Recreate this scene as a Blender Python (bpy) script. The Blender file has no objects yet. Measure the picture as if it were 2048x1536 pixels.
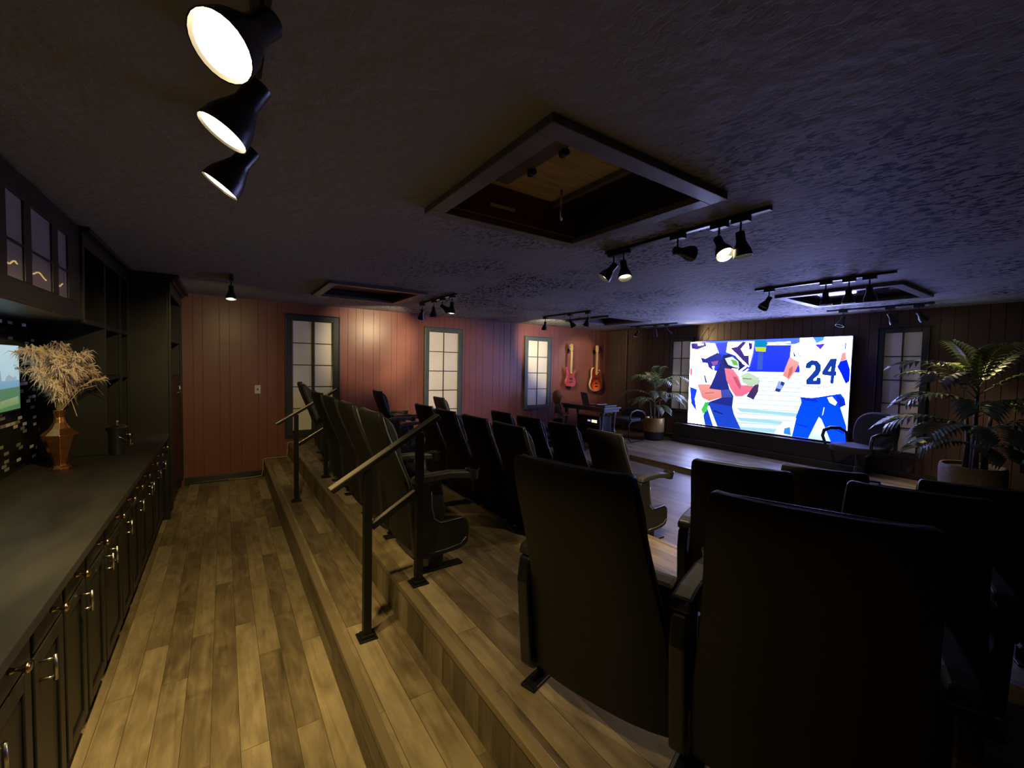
import bpy, bmesh, math, random
from mathutils import Vector, Matrix
random.seed(7)
S = bpy.context.scene
PI = math.pi

# ------------------------------------------------------------------ camera, world, exposure
cam_d = bpy.data.cameras.new('camera')
cam = bpy.data.objects.new('camera', cam_d)
S.collection.objects.link(cam)
right = Vector((0.8254411, -0.56410439, 0.02081429))
up = Vector((0.00724196, 0.0474524, 0.99884725))
fwd = Vector((0.5644418, 0.82433883, -0.04325438))
cam.matrix_world = Matrix(((right.x, up.x, -fwd.x, 0.0), (right.y, up.y, -fwd.y, 0.0), (right.z, up.z, -fwd.z, 1.62), (0, 0, 0, 1)))
cam_d.sensor_width = 36.0
cam_d.lens = 14.8344
cam_d.clip_start = 0.02
S.camera = cam
world = bpy.data.worlds.new('world')
S.world = world
world.use_nodes = True
world.node_tree.nodes['Background'].inputs[0].default_value = (0.6, 0.7, 1.0, 1)
world.node_tree.nodes['Background'].inputs[1].default_value = 0.01
S.view_settings.view_transform = 'Standard'
S.view_settings.look = 'None'
S.view_settings.exposure = 0.0
S.view_settings.gamma = 1.0
S.view_settings.use_curve_mapping = False
S.cycles.use_denoising = True
S.cycles.sample_clamp_indirect = 4.0
S.cycles.max_bounces = 8

WARM = (1.0, 0.68, 0.30)
SOFT = (1.0, 0.79, 0.45)
SCREEN_GAIN = 16.0       # how bright the white of the LED wall is
CEIL = 2.454
YW = 6.80               # red wall
XW = 7.36               # screen wall
XL = -1.11              # wall behind the cabinets

# ------------------------------------------------------------------ materials
def lin(c):
    return tuple(((v / 255.0) / 12.92 if v <= 10 else (((v / 255.0) + 0.055) / 1.055) ** 2.4) for v in c)

def base_mat(name, col, rough=0.5, metal=0.0, spec=0.5, emit=None, estr=0.0, alpha=None, trans=0.0, coat=0.0):
    m = bpy.data.materials.new(name)
    m.use_nodes = True
    b = m.node_tree.nodes['Principled BSDF']
    b.inputs['Base Color'].default_value = (*col, 1)
    b.inputs['Roughness'].default_value = rough
    b.inputs['Metallic'].default_value = metal
    b.inputs['Specular IOR Level'].default_value = spec
    b.inputs['Coat Weight'].default_value = coat
    if trans: b.inputs['Transmission Weight'].default_value = trans
    if emit:
        b.inputs['Emission Color'].default_value = (*emit, 1)
        b.inputs['Emission Strength'].default_value = estr
    if alpha is not None: b.inputs['Alpha'].default_value = alpha
    return m

def N(m, t, **kw):
    n = m.node_tree.nodes.new(t)
    for k, v in kw.items(): setattr(n, k, v)
    return n

def L(m, a, b): m.node_tree.links.new(a, b)

def textured(name, c1, c2, scale=8.0, rough=0.5, r2=None, bump=0.0, bscale=60.0, stretch=(1, 1, 1), metal=0.0, spec=0.5, detail=5):
    """two-tone noise colour with optional fine bump, object coordinates"""
    m = base_mat(name, c1, rough, metal, spec)
    b = m.node_tree.nodes['Principled BSDF']
    tc = N(m, 'ShaderNodeTexCoord'); mp = N(m, 'ShaderNodeMapping')
    mp.inputs['Scale'].default_value = stretch
    L(m, tc.outputs['Object'], mp.inputs['Vector'])
    nz = N(m, 'ShaderNodeTexNoise'); nz.inputs['Scale'].default_value = scale; nz.inputs['Detail'].default_value = detail
    L(m, mp.outputs[0], nz.inputs['Vector'])
    cr = N(m, 'ShaderNodeValToRGB')
    cr.color_ramp.elements[0].position = 0.35; cr.color_ramp.elements[0].color = (*c1, 1)
    cr.color_ramp.elements[1].position = 0.65; cr.color_ramp.elements[1].color = (*c2, 1)
    L(m, nz.outputs['Fac'], cr.inputs[0]); L(m, cr.outputs[0], b.inputs['Base Color'])
    if r2 is not None:
        mr = N(m, 'ShaderNodeMapRange'); mr.inputs['To Min'].default_value = rough; mr.inputs['To Max'].default_value = r2
        L(m, nz.outputs['Fac'], mr.inputs['Value']); L(m, mr.outputs[0], b.inputs['Roughness'])
    if bump:
        n2 = N(m, 'ShaderNodeTexNoise'); n2.inputs['Scale'].default_value = bscale; n2.inputs['Detail'].default_value = 3
        L(m, mp.outputs[0], n2.inputs['Vector'])
        bp = N(m, 'ShaderNodeBump'); bp.inputs['Strength'].default_value = bump; bp.inputs['Distance'].default_value = 0.004
        L(m, n2.outputs['Fac'], bp.inputs['Height']); L(m, bp.outputs[0], b.inputs['Normal'])
    return m

def plank_mat(name, axes=('Y', 'X'), offs=(0, 0), row=0.104, length=1.0, gain=1.0):
    """laminate boards: long side along the first axis, board width along the second"""
    m = base_mat(name, (0.2, 0.13, 0.07), 0.46, 0, 0.32)
    b = m.node_tree.nodes['Principled BSDF']
    tc = N(m, 'ShaderNodeTexCoord'); sp = N(m, 'ShaderNodeSeparateXYZ'); cb = N(m, 'ShaderNodeCombineXYZ')
    L(m, tc.outputs['Object'], sp.inputs[0])
    a0 = N(m, 'ShaderNodeMath', operation='ADD'); a0.inputs[1].default_value = offs[0] + 50
    a1 = N(m, 'ShaderNodeMath', operation='ADD'); a1.inputs[1].default_value = offs[1] + 14.2
    L(m, sp.outputs[axes[0]], a0.inputs[0]); L(m, sp.outputs[axes[1]], a1.inputs[0])
    L(m, a0.outputs[0], cb.inputs[0]); L(m, a1.outputs[0], cb.inputs[1])
    br = N(m, 'ShaderNodeTexBrick')
    br.offset = 0.37; br.offset_frequency = 2; br.squash = 1.0
    br.inputs['Scale'].default_value = 1.0
    br.inputs['Mortar Size'].default_value = 0.0012
    br.inputs['Mortar Smooth'].default_value = 0.3
    br.inputs['Bias'].default_value = 0.0
    br.inputs['Brick Width'].default_value = length
    br.inputs['Row Height'].default_value = row
    br.inputs['Color1'].default_value = (0, 0, 0, 1); br.inputs['Color2'].default_value = (1, 1, 1, 1)
    br.inputs['Mortar'].default_value = (0.2, 0.2, 0.2, 1)
    L(m, cb.outputs[0], br.inputs['Vector'])
    # grain, shifted from board to board
    mul = N(m, 'ShaderNodeVectorMath', operation='MULTIPLY'); mul.inputs[1].default_value = (1.6, 16.0, 1.0)
    L(m, cb.outputs[0], mul.inputs[0])
    sh = N(m, 'ShaderNodeVectorMath', operation='MULTIPLY_ADD')
    sh.inputs[1].default_value = (37.0, 11.0, 0.0)
    L(m, br.outputs['Color'], sh.inputs[0]); L(m, mul.outputs[0], sh.inputs[2])
    nz = N(m, 'ShaderNodeTexNoise'); nz.inputs['Scale'].default_value = 1.6; nz.inputs['Detail'].default_value = 6
    nz.inputs['Roughness'].default_value = 0.6; nz.inputs['Distortion'].default_value = 0.9
    L(m, sh.outputs[0], nz.inputs['Vector'])
    # broad figure / knots
    mul2 = N(m, 'ShaderNodeVectorMath', operation='MULTIPLY'); mul2.inputs[1].default_value = (3.2, 7.0, 1.0)
    L(m, cb.outputs[0], mul2.inputs[0])
    sh2 = N(m, 'ShaderNodeVectorMath', operation='MULTIPLY_ADD'); sh2.inputs[1].default_value = (19.0, 7.0, 0.0)
    L(m, br.outputs['Color'], sh2.inputs[0]); L(m, mul2.outputs[0], sh2.inputs[2])
    n2 = N(m, 'ShaderNodeTexNoise'); n2.inputs['Scale'].default_value = 1.0; n2.inputs['Detail'].default_value = 4
    n2.inputs['Distortion'].default_value = 1.4
    L(m, sh2.outputs[0], n2.inputs['Vector'])
    cr = N(m, 'ShaderNodeValToRGB')
    e = cr.color_ramp.elements
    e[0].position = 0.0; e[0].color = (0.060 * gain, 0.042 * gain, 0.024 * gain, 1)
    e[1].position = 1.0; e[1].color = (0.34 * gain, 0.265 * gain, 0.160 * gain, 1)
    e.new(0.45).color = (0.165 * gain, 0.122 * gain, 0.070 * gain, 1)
    a = N(m, 'ShaderNodeMath', operation='MULTIPLY_ADD'); a.inputs[1].default_value = 0.85
    L(m, nz.outputs['Fac'], a.inputs[0])
    sepc = N(m, 'ShaderNodeSeparateColor'); L(m, br.outputs['Color'], sepc.inputs[0])
    a2 = N(m, 'ShaderNodeMath', operation='MULTIPLY_ADD'); a2.inputs[1].default_value = 0.50; a2.inputs[2].default_value = -0.62
    L(m, sepc.outputs[0], a2.inputs[0]); 
    a3 = N(m, 'ShaderNodeMath', operation='MULTIPLY_ADD'); a3.inputs[1].default_value = 0.98
    L(m, n2.outputs['Fac'], a3.inputs[0]); L(m, a2.outputs[0], a3.inputs[2])
    L(m, a3.outputs[0], a.inputs[2])
    L(m, a.outputs[0], cr.inputs[0])
    mx = N(m, 'ShaderNodeMix', data_type='RGBA', blend_type='MULTIPLY'); 
    mx.inputs['B'].default_value = (0.35, 0.33, 0.30, 1)
    L(m, br.outputs['Fac'], mx.inputs['Factor']); L(m, cr.outputs[0], mx.inputs['A'])
    L(m, mx.outputs['Result'], b.inputs['Base Color'])
    bp = N(m, 'ShaderNodeBump'); bp.inputs['Strength'].default_value = 0.25; bp.inputs['Distance'].default_value = 0.002; bp.invert = True
    L(m, br.outputs['Fac'], bp.inputs['Height']); L(m, bp.outputs[0], b.inputs['Normal'])
    return m

def ceiling_mat():
    m = base_mat('ceiling black paint', (0.06, 0.058, 0.055), 0.72, 0, 0.18)
    b = m.node_tree.nodes['Principled BSDF']
    tc = N(m, 'ShaderNodeTexCoord')
    mp = N(m, 'ShaderNodeMapping'); mp.inputs['Scale'].default_value = (1.0, 0.45, 1.0); mp.inputs['Rotation'].default_value = (0, 0, 0.5)
    L(m, tc.outputs['Object'], mp.inputs['Vector'])
    n1 = N(m, 'ShaderNodeTexNoise'); n1.inputs['Scale'].default_value = 52; n1.inputs['Detail'].default_value = 0.8; n1.inputs['Distortion'].default_value = 0.35
    L(m, mp.outputs[0], n1.inputs['Vector'])
    cr = N(m, 'ShaderNodeValToRGB'); cr.color_ramp.elements[0].position = 0.537; cr.color_ramp.elements[1].position = 0.562
    L(m, n1.outputs['Fac'], cr.inputs[0])
    n2 = N(m, 'ShaderNodeTexNoise'); n2.inputs['Scale'].default_value = 14; n2.inputs['Detail'].default_value = 5
    L(m, tc.outputs['Object'], n2.inputs['Vector'])
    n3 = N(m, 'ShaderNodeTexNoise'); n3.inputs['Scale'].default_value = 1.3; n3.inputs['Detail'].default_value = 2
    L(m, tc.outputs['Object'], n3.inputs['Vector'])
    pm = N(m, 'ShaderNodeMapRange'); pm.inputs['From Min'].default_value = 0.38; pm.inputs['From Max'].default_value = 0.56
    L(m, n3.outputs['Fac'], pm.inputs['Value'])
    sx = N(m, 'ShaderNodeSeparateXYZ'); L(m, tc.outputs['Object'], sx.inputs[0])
    gx = N(m, 'ShaderNodeMapRange'); gx.inputs['From Min'].default_value = 0.7; gx.inputs['From Max'].default_value = 2.2  # fleck shade fades in by x, toward the side the screen grazes
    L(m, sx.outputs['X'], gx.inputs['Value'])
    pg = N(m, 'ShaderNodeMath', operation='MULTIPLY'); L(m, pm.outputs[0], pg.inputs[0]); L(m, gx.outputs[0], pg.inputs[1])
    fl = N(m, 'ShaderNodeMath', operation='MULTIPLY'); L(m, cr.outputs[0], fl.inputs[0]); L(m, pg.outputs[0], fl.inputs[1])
    h = N(m, 'ShaderNodeMath', operation='MULTIPLY_ADD'); h.inputs[1].default_value = -0.9
    L(m, fl.outputs[0], h.inputs[0]); L(m, n2.outputs['Fac'], h.inputs[2])
    bp = N(m, 'ShaderNodeBump'); bp.inputs['Strength'].default_value = 0.7; bp.inputs['Distance'].default_value = 0.010
    L(m, h.outputs[0], bp.inputs['Height']); L(m, bp.outputs[0], b.inputs['Normal'])
    mx = N(m, 'ShaderNodeMix', data_type='RGBA'); mx.inputs['A'].default_value = (0.30, 0.30, 0.305, 1); mx.inputs['B'].default_value = (0.006, 0.006, 0.006, 1)  # dark flecks paint the small shadows of the plaster texture into the colour
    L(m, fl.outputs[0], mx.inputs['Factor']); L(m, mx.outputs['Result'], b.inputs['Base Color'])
    return m

def tile_mat():
    m = base_mat('mosaic tile', (0.01, 0.01, 0.01), 0.15, 0, 0.6)
    b = m.node_tree.nodes['Principled BSDF']
    tc = N(m, 'ShaderNodeTexCoord'); sp = N(m, 'ShaderNodeSeparateXYZ'); cb = N(m, 'ShaderNodeCombineXYZ')
    L(m, tc.outputs['Object'], sp.inputs[0]); L(m, sp.outputs['Y'], cb.inputs[0]); L(m, sp.outputs['Z'], cb.inputs[1])
    br = N(m, 'ShaderNodeTexBrick'); br.offset = 0.5
    for k, v in (('Scale', 1.0), ('Mortar Size', 0.0022), ('Mortar Smooth', 0.1), ('Brick Width', 0.075), ('Row Height', 0.0245), ('Bias', 0.0)):
        br.inputs[k].default_value = v
    br.inputs['Color1'].default_value = (0, 0, 0, 1); br.inputs['Color2'].default_value = (1, 1, 1, 1); br.inputs['Mortar'].default_value = (0, 0, 0, 1)
    L(m, cb.outputs[0], br.inputs['Vector'])
    cr = N(m, 'ShaderNodeValToRGB'); cr.color_ramp.interpolation = 'CONSTANT'
    e = cr.color_ramp.elements
    e[0].position = 0; e[0].color = (0.004, 0.004, 0.004, 1); e[1].position = 0.70; e[1].color = (0.02, 0.017, 0.012, 1)
    e.new(0.80).color = (0.30, 0.27, 0.20, 1); e.new(0.88).color = (0.75, 0.70, 0.58, 1); e.new(0.95).color = (0.01, 0.01, 0.01, 1)
    L(m, br.outputs['Color'], cr.inputs[0])
    mx = N(m, 'ShaderNodeMix', data_type='RGBA'); mx.inputs['B'].default_value = (0.006, 0.005, 0.005, 1)
    L(m, br.outputs['Fac'], mx.inputs['Factor']); L(m, cr.outputs[0], mx.inputs['A']); L(m, mx.outputs['Result'], b.inputs['Base Color'])
    return m

def vcol_emit_mat(name, strength=1.0, rough=0.3):
    m = base_mat(name, (0.01, 0.01, 0.01), rough)
    b = m.node_tree.nodes['Principled BSDF']
    at = N(m, 'ShaderNodeAttribute'); at.attribute_name = 'Col'
    L(m, at.outputs['Color'], b.inputs['Emission Color']); b.inputs['Emission Strength'].default_value = strength
    return m

M = {}
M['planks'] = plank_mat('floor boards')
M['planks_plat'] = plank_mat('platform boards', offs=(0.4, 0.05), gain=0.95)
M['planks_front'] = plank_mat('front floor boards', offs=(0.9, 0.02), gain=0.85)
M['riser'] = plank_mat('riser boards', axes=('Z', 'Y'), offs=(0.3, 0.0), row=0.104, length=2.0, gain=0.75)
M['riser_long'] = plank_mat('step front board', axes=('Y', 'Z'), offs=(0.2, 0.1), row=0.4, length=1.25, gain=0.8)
M['nosing'] = textured('nosing trim wood', (0.14, 0.105, 0.060), (0.21, 0.155, 0.09), 6, 0.3, stretch=(1, 0.1, 1))
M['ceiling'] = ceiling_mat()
M['red'] = textured('maroon panel paint', (0.165, 0.058, 0.047), (0.190, 0.067, 0.055), 3, 0.38, bump=0.08, bscale=90, spec=0.45)
M['maroon_dark'] = textured('dark maroon panel paint', (0.070, 0.040, 0.035), (0.085, 0.048, 0.041), 3, 0.45, bump=0.08, bscale=90, spec=0.4)
M['black_wall'] = textured('black wall paint', (0.016, 0.015, 0.014), (0.024, 0.022, 0.020), 4, 0.5, bump=0.1)
M['cab'] = textured('black cabinet paint', (0.010, 0.009, 0.0075), (0.015, 0.0135, 0.011), 5, 0.40, bump=0.04, spec=0.4)
M['cab_in'] = textured('cabinet inside', (0.012, 0.010, 0.008), (0.018, 0.015, 0.012), 4, 0.55)
M['trimglossy'] = base_mat('glossy black trim', (0.014, 0.012, 0.010), 0.18, 0, 0.6)
M['counter'] = textured('dark stone worktop', (0.014, 0.013, 0.012), (0.032, 0.029, 0.026), 5, 0.42, r2=0.55, bump=0.05, stretch=(1, 0.35, 1))
M['tile'] = tile_mat()
M['brass'] = textured('brass knob', (0.72, 0.52, 0.24), (0.62, 0.44, 0.2), 30, 0.22, metal=1.0)
M['chrome'] = textured('brushed steel', (0.62, 0.60, 0.56), (0.5, 0.48, 0.45), 40, 0.25, metal=1.0)
M['copper'] = textured('hammered copper', (0.80, 0.36, 0.13), (0.60, 0.25, 0.09), 22, 0.22, r2=0.36, bump=0.25, bscale=70, metal=1.0)
M['grass'] = textured('dried grass', (0.62, 0.46, 0.30), (0.75, 0.58, 0.40), 20, 0.8)
M['grassstem'] = textured('dry stem', (0.35, 0.26, 0.14), (0.25, 0.2, 0.1), 20, 0.6)
M['shell'] = textured('black seat back plastic', (0.0075, 0.0075, 0.0070), (0.0100, 0.0100, 0.0095), 30, 0.50, bump=0.12, bscale=350, spec=0.28)
M['fabric'] = textured('black seat vinyl', (0.013, 0.013, 0.015), (0.022, 0.022, 0.025), 40, 0.55, bump=0.2, bscale=300)
M['piping'] = base_mat('seat piping', (0.10, 0.10, 0.10), 0.28, 0, 0.6)
M['plastic'] = textured('black moulded plastic', (0.010, 0.010, 0.010), (0.014, 0.014, 0.013), 20, 0.34, spec=0.5)
M['armpad'] = textured('armrest plastic', (0.030, 0.029, 0.026), (0.040, 0.038, 0.034), 30, 0.42, bump=0.1, bscale=250)
M['railblack'] = textured('black rail steel', (0.005, 0.005, 0.0045), (0.008, 0.007, 0.006), 12, 0.42, spec=0.3)
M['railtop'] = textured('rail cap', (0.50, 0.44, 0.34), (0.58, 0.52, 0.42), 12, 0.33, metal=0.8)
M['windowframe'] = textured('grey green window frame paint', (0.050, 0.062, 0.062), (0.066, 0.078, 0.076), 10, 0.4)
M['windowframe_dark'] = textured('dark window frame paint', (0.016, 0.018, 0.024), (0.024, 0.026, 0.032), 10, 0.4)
M['paper'] = textured('frosted window panel', (0.70, 0.66, 0.58), (0.76, 0.72, 0.64), 2, 0.35, spec=0.4)
M['muntin'] = base_mat('window muntin', (0.035, 0.038, 0.036), 0.4)
M['white_plastic'] = base_mat('ivory switch plastic', (0.55, 0.48, 0.38), 0.4)
M['trackblack'] = textured('track light black', (0.012, 0.012, 0.012), (0.018, 0.018, 0.018), 20, 0.32, spec=0.6)
M['reflector'] = base_mat('lamp reflector', (0.75, 0.72, 0.66), 0.2, 1.0)
M['bulb_warm'] = base_mat('lit warm bulb', (1, 0.9, 0.7), 0.4, emit=(1.0, 0.80, 0.45), estr=14.0)
M['bulb_soft'] = base_mat('lit soft bulb', (1, 0.95, 0.8), 0.4, emit=(1.0, 0.88, 0.55), estr=9.0)
M['bulb_off'] = base_mat('unlit bulb', (0.35, 0.35, 0.36), 0.2)
M['frame_paint'] = textured('ceiling frame black timber', (0.105, 0.096, 0.088), (0.15, 0.14, 0.128), 6, 0.45, bump=0.25, bscale=25, stretch=(1, 1, 1))
M['well'] = textured('well lining', (0.018, 0.016, 0.015), (0.026, 0.023, 0.020), 5, 0.5)
M['well_maroon'] = textured('well maroon board', (0.11, 0.035, 0.035), (0.13, 0.04, 0.04), 5, 0.5)
M['ply'] = textured('rough plywood', (0.42, 0.29, 0.155), (0.60, 0.44, 0.25), 7, 0.6, bump=0.5, bscale=14, stretch=(0.6, 5, 1))
M['glass_gloss'] = base_mat('dark gloss pane', (0.02, 0.02, 0.025), 0.08, 0, 1.0, coat=1.0)
M['copperish'] = textured('amber lit board', (0.42, 0.22, 0.11), (0.52, 0.28, 0.14), 3, 0.3)
M['screenframe'] = textured('screen frame black', (0.010, 0.010, 0.012), (0.016, 0.016, 0.018), 10, 0.3)
M['picture'] = vcol_emit_mat('lit screen picture', 1.0)
M['tvpicture'] = vcol_emit_mat('lit television picture', 1.0)
M['leaf'] = textured('palm leaf', (0.085, 0.115, 0.045), (0.14, 0.165, 0.065), 9, 0.34, spec=0.6)
M['leafdark'] = textured('palm stem', (0.045, 0.055, 0.02), (0.07, 0.06, 0.03), 9, 0.5)
M['trunk'] = textured('palm trunk', (0.06, 0.045, 0.03), (0.09, 0.07, 0.04), 18, 0.7, bump=0.5, bscale=40)
M['basket'] = textured('woven basket', (0.26, 0.20, 0.12), (0.16, 0.12, 0.07), 28, 0.7, bump=0.8, bscale=60, stretch=(1, 1, 3))
M['potgold'] = textured('gold pot', (0.50, 0.33, 0.12), (0.36, 0.23, 0.09), 8, 0.35, metal=0.6, bump=0.3, bscale=20)
M['potblack'] = base_mat('black pot base', (0.015, 0.014, 0.013), 0.35)
M['soil'] = textured('potting soil', (0.03, 0.02, 0.015), (0.015, 0.01, 0.008), 40, 0.9)
M['office'] = textured('navy office chair fabric', (0.022, 0.023, 0.036), (0.032, 0.033, 0.050), 60, 0.8, bump=0.3, bscale=300)
M['officeblack'] = textured('office chair black plastic', (0.018, 0.018, 0.020), (0.026, 0.026, 0.028), 20, 0.3, spec=0.6)
M['table'] = textured('painted table', (0.060, 0.062, 0.070), (0.080, 0.082, 0.092), 8, 0.3)
M['laptop'] = base_mat('laptop casing', (0.05, 0.05, 0.045), 0.35, 0.6)
M['led'] = base_mat('equipment display', (0.1, 0.1, 0.1), 0.3, emit=(0.9, 0.85, 0.55), estr=1.2)
M['ledblue'] = base_mat('equipment blue display', (0.1, 0.1, 0.1), 0.3, emit=(0.45, 0.5, 1.0), estr=0.8)
M['maple'] = textured('maple neck', (0.62, 0.40, 0.18), (0.52, 0.33, 0.14), 12, 0.3, stretch=(1, 1, 0.2))
M['sunburst'] = None
M['redbody'] = textured('red guitar paint', (0.34, 0.05, 0.08), (0.42, 0.09, 0.13), 6, 0.15, spec=0.7)
M['binding'] = base_mat('cream binding', (0.72, 0.60, 0.42), 0.3)
M['metaldark'] = base_mat('dark hardware', (0.04, 0.04, 0.045), 0.3, 0.8)
M['skin'] = textured('skin', (0.55, 0.33, 0.24), (0.60, 0.37, 0.27), 9, 0.5)
M['hair'] = textured('auburn hair', (0.34, 0.13, 0.04), (0.45, 0.18, 0.055), 30, 0.5, stretch=(1, 1, 0.2), bump=0.5, bscale=80)
M['shirt'] = textured('grey shirt', (0.10, 0.085, 0.095), (0.14, 0.12, 0.13), 9, 0.85)
M['trousers'] = textured('dark trousers', (0.03, 0.03, 0.045), (0.045, 0.045, 0.06), 9, 0.85)
M['ivory'] = base_mat('ivory keys', (0.72, 0.52, 0.30), 0.3)
M['cord'] = base_mat('pale cord', (0.40, 0.33, 0.22), 0.45)
M['dirty_glass'] = base_mat('cabinet glass', (0.42, 0.34, 0.29), 0.14, 0, 0.7, alpha=0.72)
M['emissive_line'] = base_mat('warm emissive line', (1, 0.7, 0.3), 0.4, emit=(1.0, 0.66, 0.22), estr=6.0)
M['bottleglass'] = base_mat('dark bottle glass', (0.03, 0.035, 0.02), 0.06, 0, 0.9)
M['label'] = base_mat('bottle label', (0.5, 0.45, 0.35), 0.5)

def sunburst_mat():
    m = base_mat('sunburst varnish', (0.5, 0.1, 0.03), 0.14, 0, 0.7, coat=0.6)
    b = m.node_tree.nodes['Principled BSDF']
    tc = N(m, 'ShaderNodeTexCoord'); mp = N(m, 'ShaderNodeMapping')
    mp.inputs['Location'].default_value = (0, 0, -0.17); mp.inputs['Scale'].default_value = (5.6, 0.0, 4.4)
    L(m, tc.outputs['Object'], mp.inputs['Vector'])
    ln = N(m, 'ShaderNodeVectorMath', operation='LENGTH'); 
    sc = N(m, 'ShaderNodeVectorMath', operation='SUBTRACT'); sc.inputs[1].default_value = (0, 0, 0.5)
    L(m, mp.outputs[0], ln.inputs[0])
    cr = N(m, 'ShaderNodeValToRGB'); e = cr.color_ramp.elements
    e[0].position = 0.2; e[0].color = (0.85, 0.20, 0.035, 1); e[1].position = 1.0; e[1].color = (0.16, 0.016, 0.008, 1)
    e.new(0.62).color = (0.62, 0.085, 0.018, 1)
    L(m, ln.outputs['Value'], cr.inputs[0]); L(m, cr.outputs[0], b.inputs['Base Color'])
    return m
M['sunburst'] = sunburst_mat()

# ------------------------------------------------------------------ mesh helpers
class MB:
    def __init__(s): s.v = []; s.f = []
    def add(s, vs, fs):
        o = len(s.v); s.v += [tuple(v) for v in vs]; s.f += [tuple(i + o for i in f) for f in fs]; return s
    def box(s, x0, x1, y0, y1, z0, z1, mtx=None):
        vs = [Vector((x, y, z)) for x in (x0, x1) for y in (y0, y1) for z in (z0, z1)]
        if mtx is not None: vs = [mtx @ v for v in vs]
        return s.add(vs, [(0, 1, 3, 2), (4, 6, 7, 5), (0, 4, 5, 1), (2, 3, 7, 6), (0, 2, 6, 4), (1, 5, 7, 3)])
    def bar(s, p, q, w, h, upv=(0, 0, 1)):
        p = Vector(p); q = Vector(q); d = (q - p).normalized(); u = Vector(upv)
        r = d.cross(u)
        if r.length < 1e-5: u = Vector((1, 0, 0)); r = d.cross(u)
        r.normalize(); u = r.cross(d)
        vs = [a + r * (sx * w / 2) + u * (sz * h / 2) for a in (p, q) for sx in (-1, 1) for sz in (-1, 1)]
        return s.add(vs, [(0, 2, 3, 1), (4, 5, 7, 6), (0, 1, 5, 4), (2, 6, 7, 3), (0, 4, 6, 2), (1, 3, 7, 5)])
    def tube(s, pts, rad, n=8, cap=True):
        pts = [Vector(p) for p in pts]; k = len(pts)
        rads = rad if isinstance(rad, (list, tuple)) else [rad] * k
        vs = []; fs = []; prev = None
        for i, p in enumerate(pts):
            d = (pts[min(i + 1, k - 1)] - pts[max(i - 1, 0)])
            d = d.normalized() if d.length > 1e-9 else Vector((0, 0, 1))
            if prev is None:
                a = d.cross(Vector((0, 0, 1)))
                if a.length < 0.05: a = d.cross(Vector((1, 0, 0)))
            else:
                a = prev - d * prev.dot(d)
            a.normalize(); prev = a; b = d.cross(a)
            for j in range(n):
                t = 2 * PI * j / n
                vs.append(p + (a * math.cos(t) + b * math.sin(t)) * rads[i])
        for i in range(k - 1):
            for j in range(n):
                fs.append((i * n + j, i * n + (j + 1) % n, (i + 1) * n + (j + 1) % n, (i + 1) * n + j))
        if cap:
            fs.append(tuple(range(n - 1, -1, -1))); fs.append(tuple((k - 1) * n + j for j in range(n)))
        return s.add(vs, fs)
    def lathe(s, prof, c=(0, 0, 0), d=(0, 0, 1), n=20, cap0=True, cap1=True, rot=0.0):
        """prof: (radius, height along d)"""
        c = Vector(c); d = Vector(d).normalized()
        a = d.cross(Vector((0, 0, 1)))
        if a.length < 0.01: a = Vector((1, 0, 0))
        a.normalize(); b = d.cross(a); vs = []; fs = []
        for r, h in prof:
            for j in range(n):
                t = 2 * PI * j / n + rot
                vs.append(c + d * h + (a * math.cos(t) + b * math.sin(t)) * r)
        for i in range(len(prof) - 1):
            for j in range(n):
                fs.append((i * n + j, i * n + (j + 1) % n, (i + 1) * n + (j + 1) % n, (i + 1) * n + j))
        if cap0: fs.append(tuple(range(n - 1, -1, -1)))
        if cap1: fs.append(tuple((len(prof) - 1) * n + j for j in range(n)))
        return s.add(vs, fs)
    def prism(s, outline, fn):
        """outline: 2D points; fn(u, v, k) -> 3D for k in (0, 1)"""
        n = len(outline)
        vs = [fn(u, v, 0) for u, v in outline] + [fn(u, v, 1) for u, v in outline]
        fs = [tuple(range(n - 1, -1, -1)), tuple(range(n, 2 * n))] + [(i, (i + 1) % n, n + (i + 1) % n, n + i) for i in range(n)]
        return s.add(vs, fs)
    def build(s, name, mat, parent=None, bevel=0.0, smooth=False, seg=2, sub=0, loc=None):
        me = bpy.data.meshes.new(name)
        me.from_pydata(s.v, [], s.f)
        bm = bmesh.new(); bm.from_mesh(me)
        bmesh.ops.recalc_face_normals(bm, faces=bm.faces)
        bm.to_mesh(me); bm.free()
        me.materials.append(M[mat] if isinstance(mat, str) else mat)
        if smooth:
            for p in me.polygons: p.use_smooth = True
        o = bpy.data.objects.new(name, me)
        S.collection.objects.link(o)
        if parent is not None: o.parent = parent
        if loc is not None: o.location = loc
        if bevel:
            b = o.modifiers.new('bevel', 'BEVEL'); b.width = bevel; b.segments = seg; b.limit_method = 'ANGLE'; b.angle_limit = 0.6
        if sub:
            b = o.modifiers.new('subdivision', 'SUBSURF'); b.levels = sub; b.render_levels = sub
        if smooth and (bevel or smooth == 'auto'):
            me.set_sharp_from_angle(angle=0.7)
        return o

def tag(o, label=None, cat=None, group=None, kind=None):
    if label: o['label'] = label
    if cat: o['category'] = cat
    if group: o['group'] = group
    if kind: o['kind'] = kind
    return o

def empty(name, loc=(0, 0, 0), rz=0.0):
    o = bpy.data.objects.new(name, None); S.collection.objects.link(o)
    o.empty_display_size = 0.05
    o.location = loc; o.rotation_euler = (0, 0, rz)
    return o

def copy_tree(o, parent=None):
    c = o.copy(); S.collection.objects.link(c)
    if parent is not None:
        c.parent = parent
    for ch in list(o.children): copy_tree(ch, c)
    return c

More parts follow.
